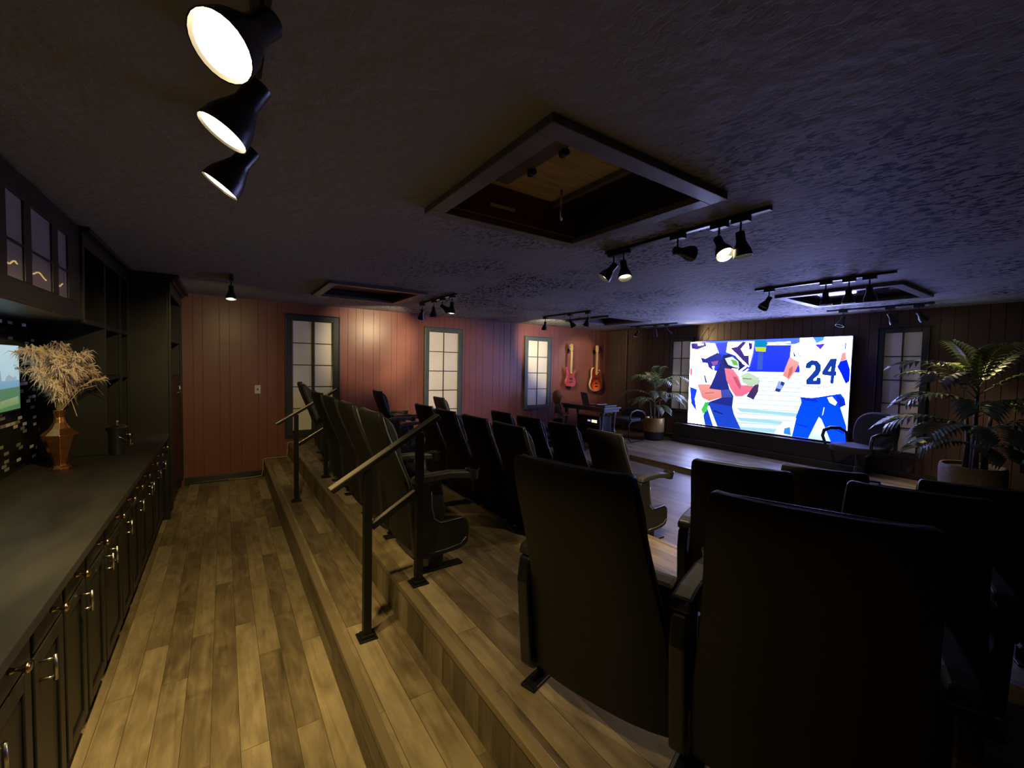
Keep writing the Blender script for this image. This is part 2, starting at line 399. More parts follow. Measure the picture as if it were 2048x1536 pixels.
def struct(name, mb, mat, label=None, bevel=0.0, cat=None):
    o = mb.build(name, mat, None, bevel)
    return tag(o, label, cat, None, 'structure')
PICTURE=[
((225,236,230),(196,226,210),[0.0,0.641,1.0,0.672,1.0,0.0,0.0,0.0]),
((38,66,185),(30,55,175),[0.001,0.949,0.738,0.931,0.744,0.653,0.22,0.648,0.007,0.664]),
((90,130,215),(70,110,205),[0.0,1.0,0.736,1.0,0.738,0.94,0.001,0.937]),
((250,253,252),(250,253,252),[0.55,0.964,0.684,0.968,0.687,0.951,0.551,0.946]),
((60,80,190),(60,80,190),[0.192,0.973,0.288,0.979,0.288,0.83,0.215,0.864]),
((60,90,160),(60,90,160),[0.493,0.867,0.526,0.866,0.524,0.677,0.491,0.676]),
((0,140,160),(0,130,150),[0.463,0.994,0.543,0.992,0.545,0.915,0.465,0.923]),
((200,220,30),(190,215,30),[0.471,0.92,0.542,0.915,0.54,0.866,0.478,0.873]),
((188,215,200),(188,215,200),[0.362,0.598,0.761,0.588,0.761,0.579,0.362,0.588]),
((188,215,200),(188,215,200),[0.363,0.557,0.762,0.551,0.762,0.542,0.363,0.546]),
((188,215,200),(188,215,200),[0.364,0.499,0.763,0.5,0.763,0.49,0.364,0.489]),
((188,215,200),(188,215,200),[0.365,0.452,0.764,0.458,0.764,0.448,0.365,0.442]),
((188,215,200),(188,215,200),[0.366,0.406,0.765,0.416,0.765,0.406,0.366,0.395]),
((188,215,200),(188,215,200),[0.367,0.348,0.766,0.365,0.766,0.355,0.368,0.338]),
((188,215,200),(188,215,200),[0.369,0.296,0.767,0.318,0.767,0.309,0.369,0.286]),
((188,215,200),(188,215,200),[0.37,0.239,0.768,0.267,0.768,0.257,0.37,0.229]),
((188,215,200),(188,215,200),[0.371,0.182,0.769,0.215,0.769,0.206,0.371,0.171]),
((188,215,200),(188,215,200),[0.372,0.13,0.77,0.169,0.77,0.16,0.372,0.119]),
((188,215,200),(188,215,200),[0.373,0.078,0.771,0.122,0.772,0.113,0.374,0.067]),
((188,215,200),(188,215,200),[0.374,0.025,0.772,0.076,0.773,0.066,0.375,0.015]),
((160,215,180),(170,220,190),[0.37,0.236,0.748,0.242,0.749,0.209,0.396,0.198]),
((160,215,180),(170,220,190),[0.372,0.132,0.75,0.148,0.751,0.115,0.399,0.095]),
((160,215,180),(170,220,190),[0.374,0.027,0.752,0.055,0.753,0.022,0.401,0.0]),
((250,253,252),(250,253,252),[0.0,0.998,0.192,0.973,0.222,0.864,0.191,0.68,0.201,0.582,0.16,0.493,0.19,0.429,0.15,0.282,0.109,0.166,0.142,0.0,0.001,0.0,0.001,0.413]),
((240,120,110),(230,110,100),[0.005,0.687,0.023,0.665,0.021,0.574,0.006,0.596]),
((20,70,190),(15,60,180),[0.007,0.448,0.07,0.419,0.053,0.304,0.07,0.148,0.024,0.244]),
((60,40,120),(70,40,130),[0.005,0.983,0.12,0.986,0.13,0.945,0.055,0.904,0.009,0.92]),
((240,240,245),(240,240,245),[0.058,0.974,0.106,0.974,0.103,0.958,0.062,0.952]),
((45,55,130),(35,45,110),[0.086,0.809,0.124,0.794,0.215,0.866,0.244,0.831,0.244,0.772,0.219,0.713,0.177,0.701,0.196,0.647,0.152,0.69,0.142,0.739,0.102,0.747]),
((150,90,150),(140,80,140),[0.168,0.756,0.224,0.772,0.218,0.724,0.184,0.712]),
((225,222,222),(215,210,215),[0.047,0.603,0.114,0.612,0.139,0.508,0.071,0.484]),
((40,80,110),(40,80,110),[0.118,0.595,0.129,0.596,0.147,0.505,0.134,0.504]),
((240,160,120),(225,130,100),[0.068,0.481,0.16,0.493,0.252,0.429,0.261,0.344,0.164,0.289,0.111,0.322]),
((38,48,105),(30,42,110),[0.251,0.815,0.304,0.846,0.41,0.736,0.399,0.674,0.281,0.671,0.287,0.576,0.313,0.45,0.344,0.369,0.337,0.226,0.236,0.233,0.165,0.278,0.261,0.344,0.252,0.429,0.165,0.438,0.201,0.582]),
((65,80,140),(60,75,140),[0.252,0.429,0.313,0.445,0.336,0.357,0.26,0.341]),
((30,65,155),(25,70,165),[0.161,0.275,0.337,0.252,0.352,0.165,0.404,0.004,0.142,0.002,0.128,0.107]),
((235,240,225),(235,240,225),[0.15,0.227,0.171,0.232,0.236,0.002,0.205,0.001]),
((60,190,60),(80,205,80),[0.136,0.272,0.166,0.28,0.154,0.172,0.126,0.132,0.107,0.176]),
((240,242,248),(240,242,248),[0.288,0.984,0.466,0.981,0.46,0.858,0.439,0.701,0.397,0.736,0.344,0.83,0.28,0.868]),
((70,50,110),(60,45,100),[0.309,0.914,0.355,0.928,0.392,0.983,0.417,0.977,0.381,0.901,0.408,0.828,0.436,0.828,0.442,0.706,0.396,0.777,0.357,0.84]),
((55,45,105),(55,45,105),[0.43,0.971,0.455,0.959,0.456,0.899,0.438,0.889]),
((25,40,70),(25,40,70),[0.257,0.831,0.304,0.846,0.39,0.757,0.411,0.674,0.361,0.632,0.308,0.682,0.266,0.724]),
((225,240,205),(225,240,205),[0.272,0.797,0.324,0.817,0.368,0.762,0.376,0.684,0.337,0.699,0.297,0.725]),
((245,248,240),(245,248,240),[0.324,0.683,0.37,0.679,0.367,0.642,0.335,0.652]),
((110,190,60),(110,190,60),[0.315,0.786,0.355,0.769,0.369,0.715,0.333,0.725]),
((225,235,225),(225,235,225),[0.37,0.653,0.42,0.716,0.426,0.703,0.383,0.638]),
((225,235,225),(225,235,225),[0.393,0.633,0.436,0.685,0.439,0.673,0.403,0.623]),
((242,130,125),(235,110,110),[0.273,0.684,0.334,0.675,0.375,0.59,0.396,0.498,0.465,0.505,0.487,0.465,0.405,0.373,0.36,0.368,0.326,0.441,0.291,0.544]),
((75,55,85),(60,45,75),[0.477,0.494,0.513,0.567,0.507,0.436,0.481,0.347,0.433,0.376]),
((200,220,160),(185,210,140),[0.392,0.607,0.437,0.647,0.511,0.585,0.508,0.517,0.453,0.49,0.402,0.53]),
((110,150,70),(110,150,70),[0.401,0.579,0.463,0.574,0.463,0.564,0.404,0.567]),
((250,253,252),(250,253,252),[0.693,0.923,0.778,0.979,1.0,0.996,0.998,0.845,0.957,0.758,0.951,0.618,0.994,0.55,0.991,0.445,0.76,0.401,0.769,0.572,0.736,0.758,0.69,0.81]),
((90,60,180),(80,60,180),[0.819,0.929,0.875,0.938,0.851,0.879]),
((80,160,190),(90,170,200),[0.808,1.0,0.867,0.999,0.865,0.97,0.829,0.94]),
((20,50,130),(20,50,130),[0.705,0.88,0.723,0.809,0.709,0.814]),
((20,60,140),(20,60,140),[0.97,0.95,0.976,0.932,0.975,0.871,0.969,0.88]),
((248,175,140),(240,130,100),[0.687,0.807,0.744,0.756,0.724,0.673,0.683,0.559,0.648,0.594,0.664,0.69]),
((245,240,235),(245,240,235),[0.647,0.623,0.684,0.586,0.672,0.528,0.627,0.564]),
((150,175,190),(140,165,180),[0.63,0.566,0.672,0.547,0.644,0.447,0.612,0.463]),
((40,55,110),(40,55,110),[0.616,0.485,0.645,0.476,0.638,0.442,0.611,0.457]),
((35,60,110),(35,60,110),[0.649,0.565,0.666,0.542,0.659,0.508,0.642,0.526]),
((248,165,130),(245,150,120),[0.957,0.841,0.975,0.856,0.98,0.783,0.951,0.765]),
((0,40,235),(0,30,215),[0.951,0.765,0.983,0.784,1.0,0.689,1.0,0.585,0.984,0.556,0.959,0.653,0.939,0.714]),
((0,72,225),(0,80,220),[0.757,0.41,0.801,0.398,0.963,0.465,0.982,0.418,0.989,0.36,0.964,0.335,0.997,0.163,1.0,0.001,0.928,0.0,0.875,0.207,0.861,0.228,0.81,0.004,0.721,0.003,0.738,0.193,0.766,0.357]),
((10,50,165),(10,50,165),[0.759,0.41,0.841,0.403,0.852,0.367,0.786,0.373]),
((10,45,160),(10,45,160),[0.94,0.458,0.98,0.418,0.988,0.362,0.959,0.336,0.946,0.397]),
((250,253,252),(250,253,252),[0.899,0.418,0.922,0.43,0.947,0.379,0.939,0.35,0.912,0.373]),
((210,230,250),(210,230,250),[0.883,0.326,0.888,0.322,0.883,0.254,0.876,0.239]),
((235,240,235),(235,240,235),[0.716,0.142,0.741,0.194,0.722,0.004,0.717,0.003]),
((250,253,252),(250,253,252),[0.62,0.012,0.67,0.143,0.725,0.142,0.72,0.008]),
((60,150,210),(50,130,200),[0.677,0.077,0.711,0.098,0.717,0.011,0.673,0.017]),
((198,206,226),(198,206,226),[0.762,0.534,0.858,0.515,0.943,0.547,0.943,0.538,0.858,0.503,0.765,0.52]),
((198,206,226),(198,206,226),[0.799,0.481,0.878,0.497,0.878,0.49,0.799,0.47]),
((198,206,226),(198,206,226),[0.907,0.909,0.944,0.899,0.945,0.893,0.909,0.902]),
((198,206,226),(198,206,226),[0.734,0.851,0.756,0.814,0.754,0.795,0.732,0.833]),
((198,206,226),(198,206,226),[0.848,0.522,0.891,0.543,0.891,0.534,0.851,0.511]),
((200,90,90),(190,85,85),[0.336,0.589,0.362,0.59,0.396,0.493,0.391,0.446,0.364,0.507]),
((190,110,85),(190,110,85),[0.133,0.386,0.205,0.4,0.205,0.389,0.137,0.374]),
((20,30,80),(20,30,80),[0.209,0.191,0.279,0.159,0.279,0.146,0.209,0.175]),
((0,45,170),(0,45,170),[0.924,0.144,0.99,0.104,0.99,0.091,0.924,0.131]),
((0,45,170),(0,45,170),[0.75,0.139,0.807,0.122,0.807,0.108,0.75,0.125]),
((205,110,80),(205,110,80),[0.69,0.691,0.711,0.72,0.707,0.644,0.682,0.586]),
((22,60,120),(22,60,135),[0.778,0.7,0.783,0.747,0.805,0.772,0.835,0.767,0.853,0.731,0.854,0.676,0.843,0.631,0.821,0.595,0.818,0.573,0.839,0.576,0.84,0.605,0.856,0.604,0.857,0.544,0.787,0.539,0.786,0.582,0.813,0.639,0.83,0.683,0.829,0.72,0.818,0.734,0.807,0.728,0.801,0.701]),
((22,60,120),(22,60,135),[0.785,0.7,0.789,0.747,0.811,0.772,0.841,0.767,0.859,0.731,0.86,0.677,0.849,0.631,0.827,0.595,0.824,0.573,0.845,0.576,0.846,0.605,0.862,0.604,0.863,0.545,0.793,0.54,0.792,0.582,0.819,0.639,0.836,0.683,0.835,0.72,0.824,0.734,0.813,0.728,0.807,0.701]),
((22,60,120),(22,60,135),[0.781,0.705,0.786,0.751,0.808,0.777,0.838,0.772,0.856,0.735,0.857,0.681,0.846,0.635,0.824,0.6,0.821,0.578,0.842,0.581,0.843,0.61,0.859,0.609,0.86,0.549,0.79,0.544,0.789,0.587,0.816,0.643,0.833,0.688,0.832,0.724,0.821,0.739,0.81,0.733,0.804,0.705]),
((22,60,120),(22,60,135),[0.782,0.696,0.786,0.742,0.808,0.768,0.838,0.762,0.856,0.726,0.857,0.672,0.846,0.626,0.824,0.591,0.821,0.568,0.842,0.571,0.843,0.601,0.859,0.6,0.86,0.54,0.79,0.535,0.789,0.578,0.816,0.634,0.833,0.679,0.832,0.715,0.821,0.729,0.81,0.724,0.804,0.696]),
((22,60,120),(22,60,135),[0.782,0.7,0.786,0.747,0.808,0.772,0.838,0.767,0.856,0.731,0.857,0.677,0.846,0.631,0.824,0.595,0.821,0.573,0.842,0.576,0.843,0.605,0.859,0.604,0.86,0.545,0.79,0.54,0.789,0.582,0.816,0.639,0.833,0.683,0.832,0.72,0.821,0.734,0.81,0.728,0.804,0.701]),
((22,60,125),(22,55,135),[0.904,0.787,0.931,0.79,0.925,0.67,0.933,0.668,0.933,0.633,0.924,0.632,0.921,0.556,0.909,0.558,0.912,0.632,0.867,0.639,0.868,0.67]),
((22,60,125),(22,55,135),[0.91,0.787,0.937,0.79,0.931,0.67,0.938,0.668,0.938,0.633,0.929,0.633,0.927,0.556,0.915,0.558,0.918,0.632,0.873,0.639,0.874,0.67]),
((22,60,125),(22,55,135),[0.907,0.791,0.934,0.794,0.928,0.674,0.936,0.673,0.935,0.637,0.927,0.637,0.924,0.56,0.912,0.562,0.915,0.636,0.87,0.644,0.871,0.674]),
((22,60,125),(22,55,135),[0.907,0.782,0.934,0.786,0.928,0.665,0.936,0.664,0.936,0.628,0.927,0.628,0.924,0.552,0.912,0.553,0.915,0.627,0.87,0.635,0.871,0.665]),
((22,60,125),(22,55,135),[0.907,0.787,0.934,0.79,0.928,0.67,0.936,0.668,0.936,0.633,0.927,0.632,0.924,0.556,0.912,0.558,0.915,0.632,0.87,0.639,0.871,0.67]),
((250,253,252),(250,253,252),[0.911,0.718,0.909,0.673,0.898,0.673]),
]
# ------------------------------------------------------------------ room shell
Y0 = -2.6
A0, A1 = 0.467, 0.774      # fronts of the first step and of the back platform
ZS, ZA, ZB, ZF, ZT = 0.243, 0.446, 0.310, 0.190, 0.255
XB, XC, XT = 1.74, 2.75, 5.28
struct('floor', MB().box(XL - 0.1, A0 + 0.01, Y0, YW + 0.1, -0.12, 0.0), 'planks', 'wood plank floor of the low aisle beside the cabinets')
struct('stair_step', MB().box(A0, A1 + 0.01, Y0, YW + 0.1, -0.1, ZS), 'planks_plat', 'long wooden step between aisle and back seating platform', 0.006)
struct('seating_platform', MB().box(A1, XB, Y0, YW + 0.1, -0.1, ZA), 'planks_plat', 'highest plank platform carrying the back row of seats', 0.006)
struct('seating_platform', MB().box(XB - 0.01, XC, Y0, YW + 0.1, -0.1, ZB), 'planks_plat', 'middle plank platform carrying the second row of seats', 0.006)
struct('floor_front', MB().box(XC - 0.01, XT + 0.01, Y0, YW + 0.1, -0.1, ZF), 'planks_front', 'plank floor between the front row and the stage')
struct('stage', MB().box(XT, XW + 0.1, Y0, YW + 0.1, -0.1, ZT), 'planks_front', 'low plank stage below the big screen', 0.006)
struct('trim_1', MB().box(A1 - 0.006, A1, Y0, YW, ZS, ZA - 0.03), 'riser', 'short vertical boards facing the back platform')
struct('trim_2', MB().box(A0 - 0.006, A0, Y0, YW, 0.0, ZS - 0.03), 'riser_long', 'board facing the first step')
for i, (x, z) in enumerate(((A0, ZS), (A1, ZA), (XB, ZA), (XC, ZB), (XT, ZT))):
    sgn = -1 if i in (0, 1, 4) else 1
    x0, x1 = sorted((x + sgn * 0.012, x - sgn * 0.030))
    struct('trim_%d' % (3 + i), MB().box(x0, x1, Y0, YW, z - 0.03, z + 0.004), 'nosing', 'pale wood nosing strip along a platform edge', 0.004)

def grooved_wall(name, grooves, a0, a1, plane, z0, z1, seam, along, mat, inward, label):
    """tall panelling with 8 mm V grooves and one level seam; along='x' lies at y=plane, along='y' at x=plane"""
    mb = MB(); d = 0.005; w = 0.005
    prof = [(a0, 0)]
    for g in sorted(grooves):
        if a0 + 0.02 < g < a1 - 0.02: prof += [(g - w, 0), (g - w * 0.5, d), (g + w * 0.5, d), (g + w, 0)]
    prof.append((a1, 0))
    def P(a, dep, z):
        return (a, plane - inward * (-dep), z) if along == 'x' else (plane - inward * (-dep), a, z)
    for (za, zb) in ((z0, seam - 0.004), (seam + 0.004, z1)):
        vs = [P(a, q, za) for a, q in prof] + [P(a, q, zb) for a, q in prof]
        n = len(prof)
        mb.add(vs, [(i, i + 1, n + i + 1, n + i) for i in range(n - 1)])
    # recessed seam and body behind
    if along == 'x':
        ya, yb = sorted((plane + inward * 0.006, plane + inward * 0.12)); mb.box(a0, a1, ya, yb, z0, z1)
    else:
        xa, xb = sorted((plane + inward * 0.006, plane + inward * 0.12)); mb.box(xa, xb, a0, a1, z0, z1)
    o = mb.build(name, mat); tag(o, label, None, None, 'structure'); return o

gx = [-1.0, -0.9, -0.72, -0.61, -0.48, -0.32, -0.22, -0.04, 0.07, 0.20, 0.40, 0.50, 0.63, 1.45, 1.58, 1.70, 1.81, 1.97, 2.07, 2.26, 2.35, 2.50, 2.59, 2.72, 2.94, 3.10, 3.20, 3.38, 3.48, 3.61, 3.71, 3.84, 3.98, 4.21, 4.36, 4.45, 4.60, 4.77, 4.92, 5.14, 5.3, 5.59, 5.69, 5.83, 6.05, 6.18, 6.43, 6.67, 6.85, 6.99, 7.2]
grooved_wall('wall_left', gx, XL - 0.1, XW + 0.1, YW, 0.0, CEIL + 0.02, 2.25, 'x', 'red', 1, 'maroon grooved panel wall with three framed panels and guitars')
gy = [y * 0.41 + o for y in range(-6, 17) for o in (0.0, 0.12, 0.29)]
grooved_wall('wall_front', gy, Y0, YW + 0.05, XW, 0.0, CEIL + 0.02, 2.25, 'y', 'maroon_dark', 1, 'dark maroon grooved wall behind the big screen')
struct('wall_back', MB().box(XL - 0.12, XL, Y0, YW + 0.1, 0.0, CEIL + 0.02), 'black_wall', 'black wall behind the cabinets')
struct('wall_right', MB().box(XL - 0.1, XW + 0.1, Y0 - 0.12, Y0, -0.1, CEIL + 0.02), 'maroon_dark', 'dark wall behind the camera')
# corner pilaster on the screen wall beside the red wall
struct('trim_8', MB().box(XW - 0.05, XW, 6.25, 6.33, ZT, CEIL), 'maroon_dark', 'narrow vertical batten near the corner by the guitars', 0.01)
struct('baseboard_left', MB().box(-0.42, A0 - 0.01, YW - 0.02, YW, 0.0, 0.09).box(-0.42, A0 - 0.01, YW - 0.035, YW, 0.0, 0.025), 'trimglossy', 'glossy black baseboard under the maroon wall', 0.006)
struct('baseboard_left', MB().box(XT, XW, YW - 0.02, YW, ZT, ZT + 0.09), 'trimglossy', 'glossy black baseboard at the back of the stage', 0.006)
struct('baseboard_front', MB().box(XW - 0.02, XW, Y0, 1.9, ZT, ZT + 0.09), 'trimglossy', 'black baseboard under the right half of the screen wall', 0.006)
struct('baseboard_front', MB().box(XW - 0.02, XW, 4.9, YW, ZT, ZT + 0.09), 'trimglossy', 'black baseboard under the corner beside the screen', 0.006)

# ceiling with four square openings
OPEN = [(0.98, 1.88, 1.19, 2.09), (0.98, 1.88, 4.72, 5.62), (5.12, 6.02, 1.27, 2.17), (5.12, 6.02, 4.78, 5.68)]
xs = sorted({XL - 0.12, XW + 0.12} | {v for o in OPEN for v in o[:2]})
ys = sorted({Y0 - 0.1, YW + 0.12} | {v for o in OPEN for v in o[2:]})
cb = MB()
for i in range(len(xs) - 1):
    for j in range(len(ys) - 1):
        cx = (xs[i] + xs[i + 1]) / 2; cy = (ys[j] + ys[j + 1]) / 2
        if any(o[0] < cx < o[1] and o[2] < cy < o[3] for o in OPEN): continue
        for z in (CEIL, CEIL + 0.06):
            cb.add([(xs[i], ys[j], z), (xs[i + 1], ys[j], z), (xs[i + 1], ys[j + 1], z), (xs[i], ys[j + 1], z)], [(0, 1, 2, 3)])
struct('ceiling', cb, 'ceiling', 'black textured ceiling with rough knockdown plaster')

def ceiling_well(o, label, kind):
    x0, x1, y0, y1 = o
    t = empty('ceiling_recess', ((x0 + x1) / 2, (y0 + y1) / 2, CEIL))
    tag(t, label, 'ceiling recess', 'framed square recesses in the ceiling')
    cx, cy = t.location.x, t.location.y
    a, b = (x1 - x0) / 2, (y1 - y0) / 2
    w, th = 0.085, 0.032
    names = []
    for (fx0, fx1, fy0, fy1) in ((-a - w, a + w, -b - w, -b), (-a - w, a + w, b, b + w), (-a - w, -a, -b, b), (a, a + w, -b, b)):
        MB().box(fx0, fx1, fy0, fy1, -th, 0.0).build('frame_board', 'frame_paint', t, 0.003)
    H = {'attic': 0.18, 'plain': 0.08, 'gloss': 0.10, 'amber': 0.10}[kind]
    e = 0.02
    wl = MB()
    for (q0, q1, r0, r1) in ((-a - e, a + e, -b - e, -b), (-a - e, a + e, b, b + e), (-a - e, -a, -b, b)):
        wl.box(q0, q1, r0, r1, 0.0, H + 0.02)
    wl.build('well_lining', 'well', t)
    MB().box(a, a + e, -b, b, 0.0, H + 0.02).build('side_board', 'well', t)
    top = {'attic': 'ply', 'plain': 'copperish', 'gloss': 'glass_gloss', 'amber': 'copperish'}[kind]
    tilt = Matrix.Translation((0, 0, 0.055)) @ Matrix.Rotation(math.radians(3.5), 4, 'Y') if kind == 'gloss' else Matrix.Translation((0, 0, H))
    MB().box(-a, a, -b, b, 0.0, 0.02, tilt).build('top_panel', top, t)
    if kind == 'attic':
        # maroon board across the far side, black hanging board with two knobs, grey batten and a hook
        MB().box(-a, a, b - 0.03, b, 0.0, H).build('far_board', 'well_maroon', t, 0.003)
        hb = MB().box(-a + 0.02, -a + 0.29, -b + 0.02, b - 0.16, H - 0.045, H - 0.02).build('hanging_board', 'frame_paint', t, 0.004)
        for yy in (0.08, -0.16):
            MB().lathe([(0.022, 0), (0.026, 0.008), (0.026, 0.02), (0.012, 0.03)], (-a + 0.285, yy, H - 0.045), (0.5, 0.1, -0.6), 16).build('knob', 'trackblack', hb, smooth=True)
        MB().box(a - 0.20, a - 0.17, -b, b, H - 0.03, H).build('batten', 'frame_paint', t, 0.003)
        MB().box(a - 0.17, a, -b, b - 0.031, H - 0.012, H).build('dark_board', 'well', t)
        MB().tube([(0.18, b - 0.20, H), (0.18, b - 0.20, H - 0.10), (0.19, b - 0.19, H - 0.17)], 0.008, 8).build('pipe', 'chrome', t, smooth=True)
        MB().box(-a + 0.25, -a + 0.42, b - 0.045, b - 0.03, 0.05, 0.07).build('bracket', 'chrome', t)
        MB().box(-a, a, -b, -b + 0.012, 0.0, H).build('lining_board', 'frame_paint', t)
    return t
ceiling_well(OPEN[0], 'open ceiling recess nearest the camera with rough plywood inside', 'attic')
ceiling_well(OPEN[1], 'dim ceiling recess before the maroon wall beside the small track lights', 'plain')
ceiling_well(OPEN[2], 'ceiling recess near the screen with glossy pane mirroring white light', 'gloss')
ceiling_well(OPEN[3], 'amber lined ceiling recess above the guitar corner of the room', 'amber')

# ------------------------------------------------------------------ framed panels (shoji-like windows)
def window(name, along, plane, c, z0, z1, w, rows, frame, fmat, label, inward):
    """opening (light) size w x (z1-z0) centred on c"""
    t = empty(name, (c, plane, z0) if along == 'x' else (plane, c, z0))
    tag(t, label, None, None, 'structure')
    h = z1 - z0
    def bx(mb, u0, u1, d0, d1, v0, v1):
        if along == 'x': mb.box(u0, u1, -inward * d1, -inward * d0, v0, v1)
        else: mb.box(-inward * d1, -inward * d0, u0, u1, v0, v1)
        return mb
    fr = MB(); g = frame
    for (u0, u1, v0, v1) in ((-w / 2 - g, -w / 2, -g, h + g), (w / 2, w / 2 + g, -g, h + g), (-w / 2, w / 2, -g, 0), (-w / 2, w / 2, h, h + g)):
        bx(fr, u0, u1, 0.0, 0.045, v0, v1)
    fr.build('window_frame', fmat, t, 0.006)
    fr2 = MB()
    for (u0, u1, v0, v1) in ((-w / 2 - g - 0.014, -w / 2 - g, -g - 0.014, h + g + 0.014), (w / 2 + g, w / 2 + g + 0.014, -g - 0.014, h + g + 0.014), (-w / 2 - g, w / 2 + g, -g - 0.014, -g), (-w / 2 - g, w / 2 + g, h + g, h + g + 0.014)):
        bx(fr2, u0, u1, 0.0, 0.055, v0, v1)
    fr2.build('outer_moulding', fmat, t, 0.004)
    bx(MB(), -w / 2, w / 2, 0.008, 0.014, 0, h).build('window_pane', 'paper', t)
    cw = 0.022 if name == 'window_1' else 0.008
    mu = bx(MB(), -cw, cw, 0.014, 0.026, 0, h)
    for k in range(1, rows):
        bx(mu, -w / 2, w / 2, 0.014, 0.024, h * k / rows - 0.006, h * k / rows + 0.006)
    mu.build('muntin_grid', 'muntin', t, 0.001)
    return t
window('window_1', 'x', YW, 1.09, 0.62, 2.20, 0.54, 5, 0.085, 'windowframe_dark', 'tall dark framed grid panel behind the far end of the back row', 1)
window('window_2', 'x', YW, 3.18, 0.50, 2.17, 0.55, 5, 0.075, 'windowframe', 'tall grey framed grid panel brightly lit in the middle of maroon wall', 1)
window('window_3', 'x', YW, 5.26, 0.84, 2.13, 0.50, 4, 0.075, 'windowframe', 'shorter grey framed grid panel beside the pink guitar', 1)
window('window_4', 'y', XW, 1.69, 0.60, 2.16, 0.37, 5, 0.06, 'windowframe_dark', 'dark framed grid panel between the screen and large palm', 1)
window('window_5', 'y', XW, 4.92, 0.85, 2.16, 0.37, 4, 0.06, 'windowframe_dark', 'dark framed grid panel partly behind screen and small palm', 1)

# light switch
t = empty('light_switch', (0.39, YW, 1.22)); tag(t, 'ivory light switch on the dark end of the maroon wall', 'light switch')
MB().box(-0.036, 0.036, -0.006, 0.0, -0.058, 0.058).build('cover_plate', 'white_plastic', t, 0.002)
MB().box(-0.008, 0.008, -0.018, -0.005, -0.012, 0.014).build('toggle', 'muntin', t, 0.002)

# ------------------------------------------------------------------ big screen and its plinth
def poly_picture(name, polys, mapfn, layer, white_gain, gain, mat, parent):
    bm = bmesh.new(); cl = bm.loops.layers.float_color.new('Col')
    from mathutils.geometry import tessellate_polygon
    for k, (c0, c1, q) in enumerate(polys):
        pts = [(q[i], q[i + 1]) for i in range(0, len(q), 2)]
        vs = [bm.verts.new(mapfn(u, v, k * layer)) for u, v in pts]
        vmax = max(p[1] for p in pts); vmin = min(p[1] for p in pts)
        for tri in tessellate_polygon([[Vector((u, v, 0)) for u, v in pts]]):
            try: f = bm.faces.new([vs[i] for i in tri])
            except ValueError: continue
            for lp in f.loops:
                v = pts[vs.index(lp.vert)][1]
                s_ = (vmax - v) / (vmax - vmin + 1e-6)
                c = [a * (1 - s_) + b * s_ for a, b in zip(lin(c0), lin(c1))]
                g = white_gain if min(c) > 0.45 else gain
                wq = max(0.0, min(1.0, (min(c) - 0.62) / 0.25)) ** 2
                g = gain + (white_gain - gain) * wq
                tint = (1 - 0.25 * wq, 1 - 0.20 * wq, 1 + (0.65 if white_gain > 2 else 0.0))
                vivid = [1.0, 1.0, 1 + (16.0 if white_gain > 2 and c[0] < 0.2 else 0.0) * max(0.0, (c[2] - 0.42) / 0.58) * (1 - wq)]
                lp[cl] = tuple(c[q_] * g * tint[q_] * vivid[q_] for q_ in range(3)) + (1,)
    me = bpy.data.meshes.new(name); bm.to_mesh(me); bm.free()
    me.materials.append(M[mat])
    o = bpy.data.objects.new(name, me); S.collection.objects.link(o); o.parent = parent
    return o
SX, SY0, SY1, SZ0, SZ1 = 7.20, 2.19, 4.64, 0.625, 2.130
t = empty('video_wall', (SX, (SY0 + SY1) / 2, SZ0)); tag(t, 'huge bright video wall showing a football game with number 24', 'screen')
hw, hh = (SY1 - SY0) / 2, SZ1 - SZ0
MB().box(0.004, 0.10, -hw - 0.012, hw + 0.012, -0.012, hh + 0.012).build('screen_frame', 'screenframe', t, 0.003)
bg = [((230, 240, 238), (230, 240, 238), [0, 0, 1, 0, 1, 1, 0, 1])]
poly_picture('screen_picture', bg + PICTURE, lambda u, v, d: (0.0028 - d, hw - u * 2 * hw, v * hh), 0.0004, SCREEN_GAIN, 1.15, 'picture', t)
t = empty('screen_plinth', (7.2, 3.4, ZT)); tag(t, 'long black plinth under the video wall', 'plinth')
MB().box(-0.11, 0.158, -1.46, 1.46, 0.0, 0.345).build('plinth_body', 'black_wall', t, 0.008)
MB().box(-0.16, 0.158, -1.46, 1.46, 0.0, 0.10).build('plinth_foot', 'black_wall', t, 0.008)
# loose cables above the screen
for (y, lbl) in ((4.46, 'thin pale cable looping over the left end of the video wall top'), (4.34, 'second thin pale cable right of the first above the video wall')):
    o = MB().tube([(XW - 0.015, y + 0.10, SZ1 + 0.01), (XW - 0.04, y + 0.07, SZ1 + 0.09), (XW - 0.03, y + 0.02, SZ1 + 0.18), (XW - 0.01, y - 0.06, SZ1 + 0.26)], 0.004, 6).build('cable', 'cord', None, smooth=True)
    tag(o, lbl, 'cable')

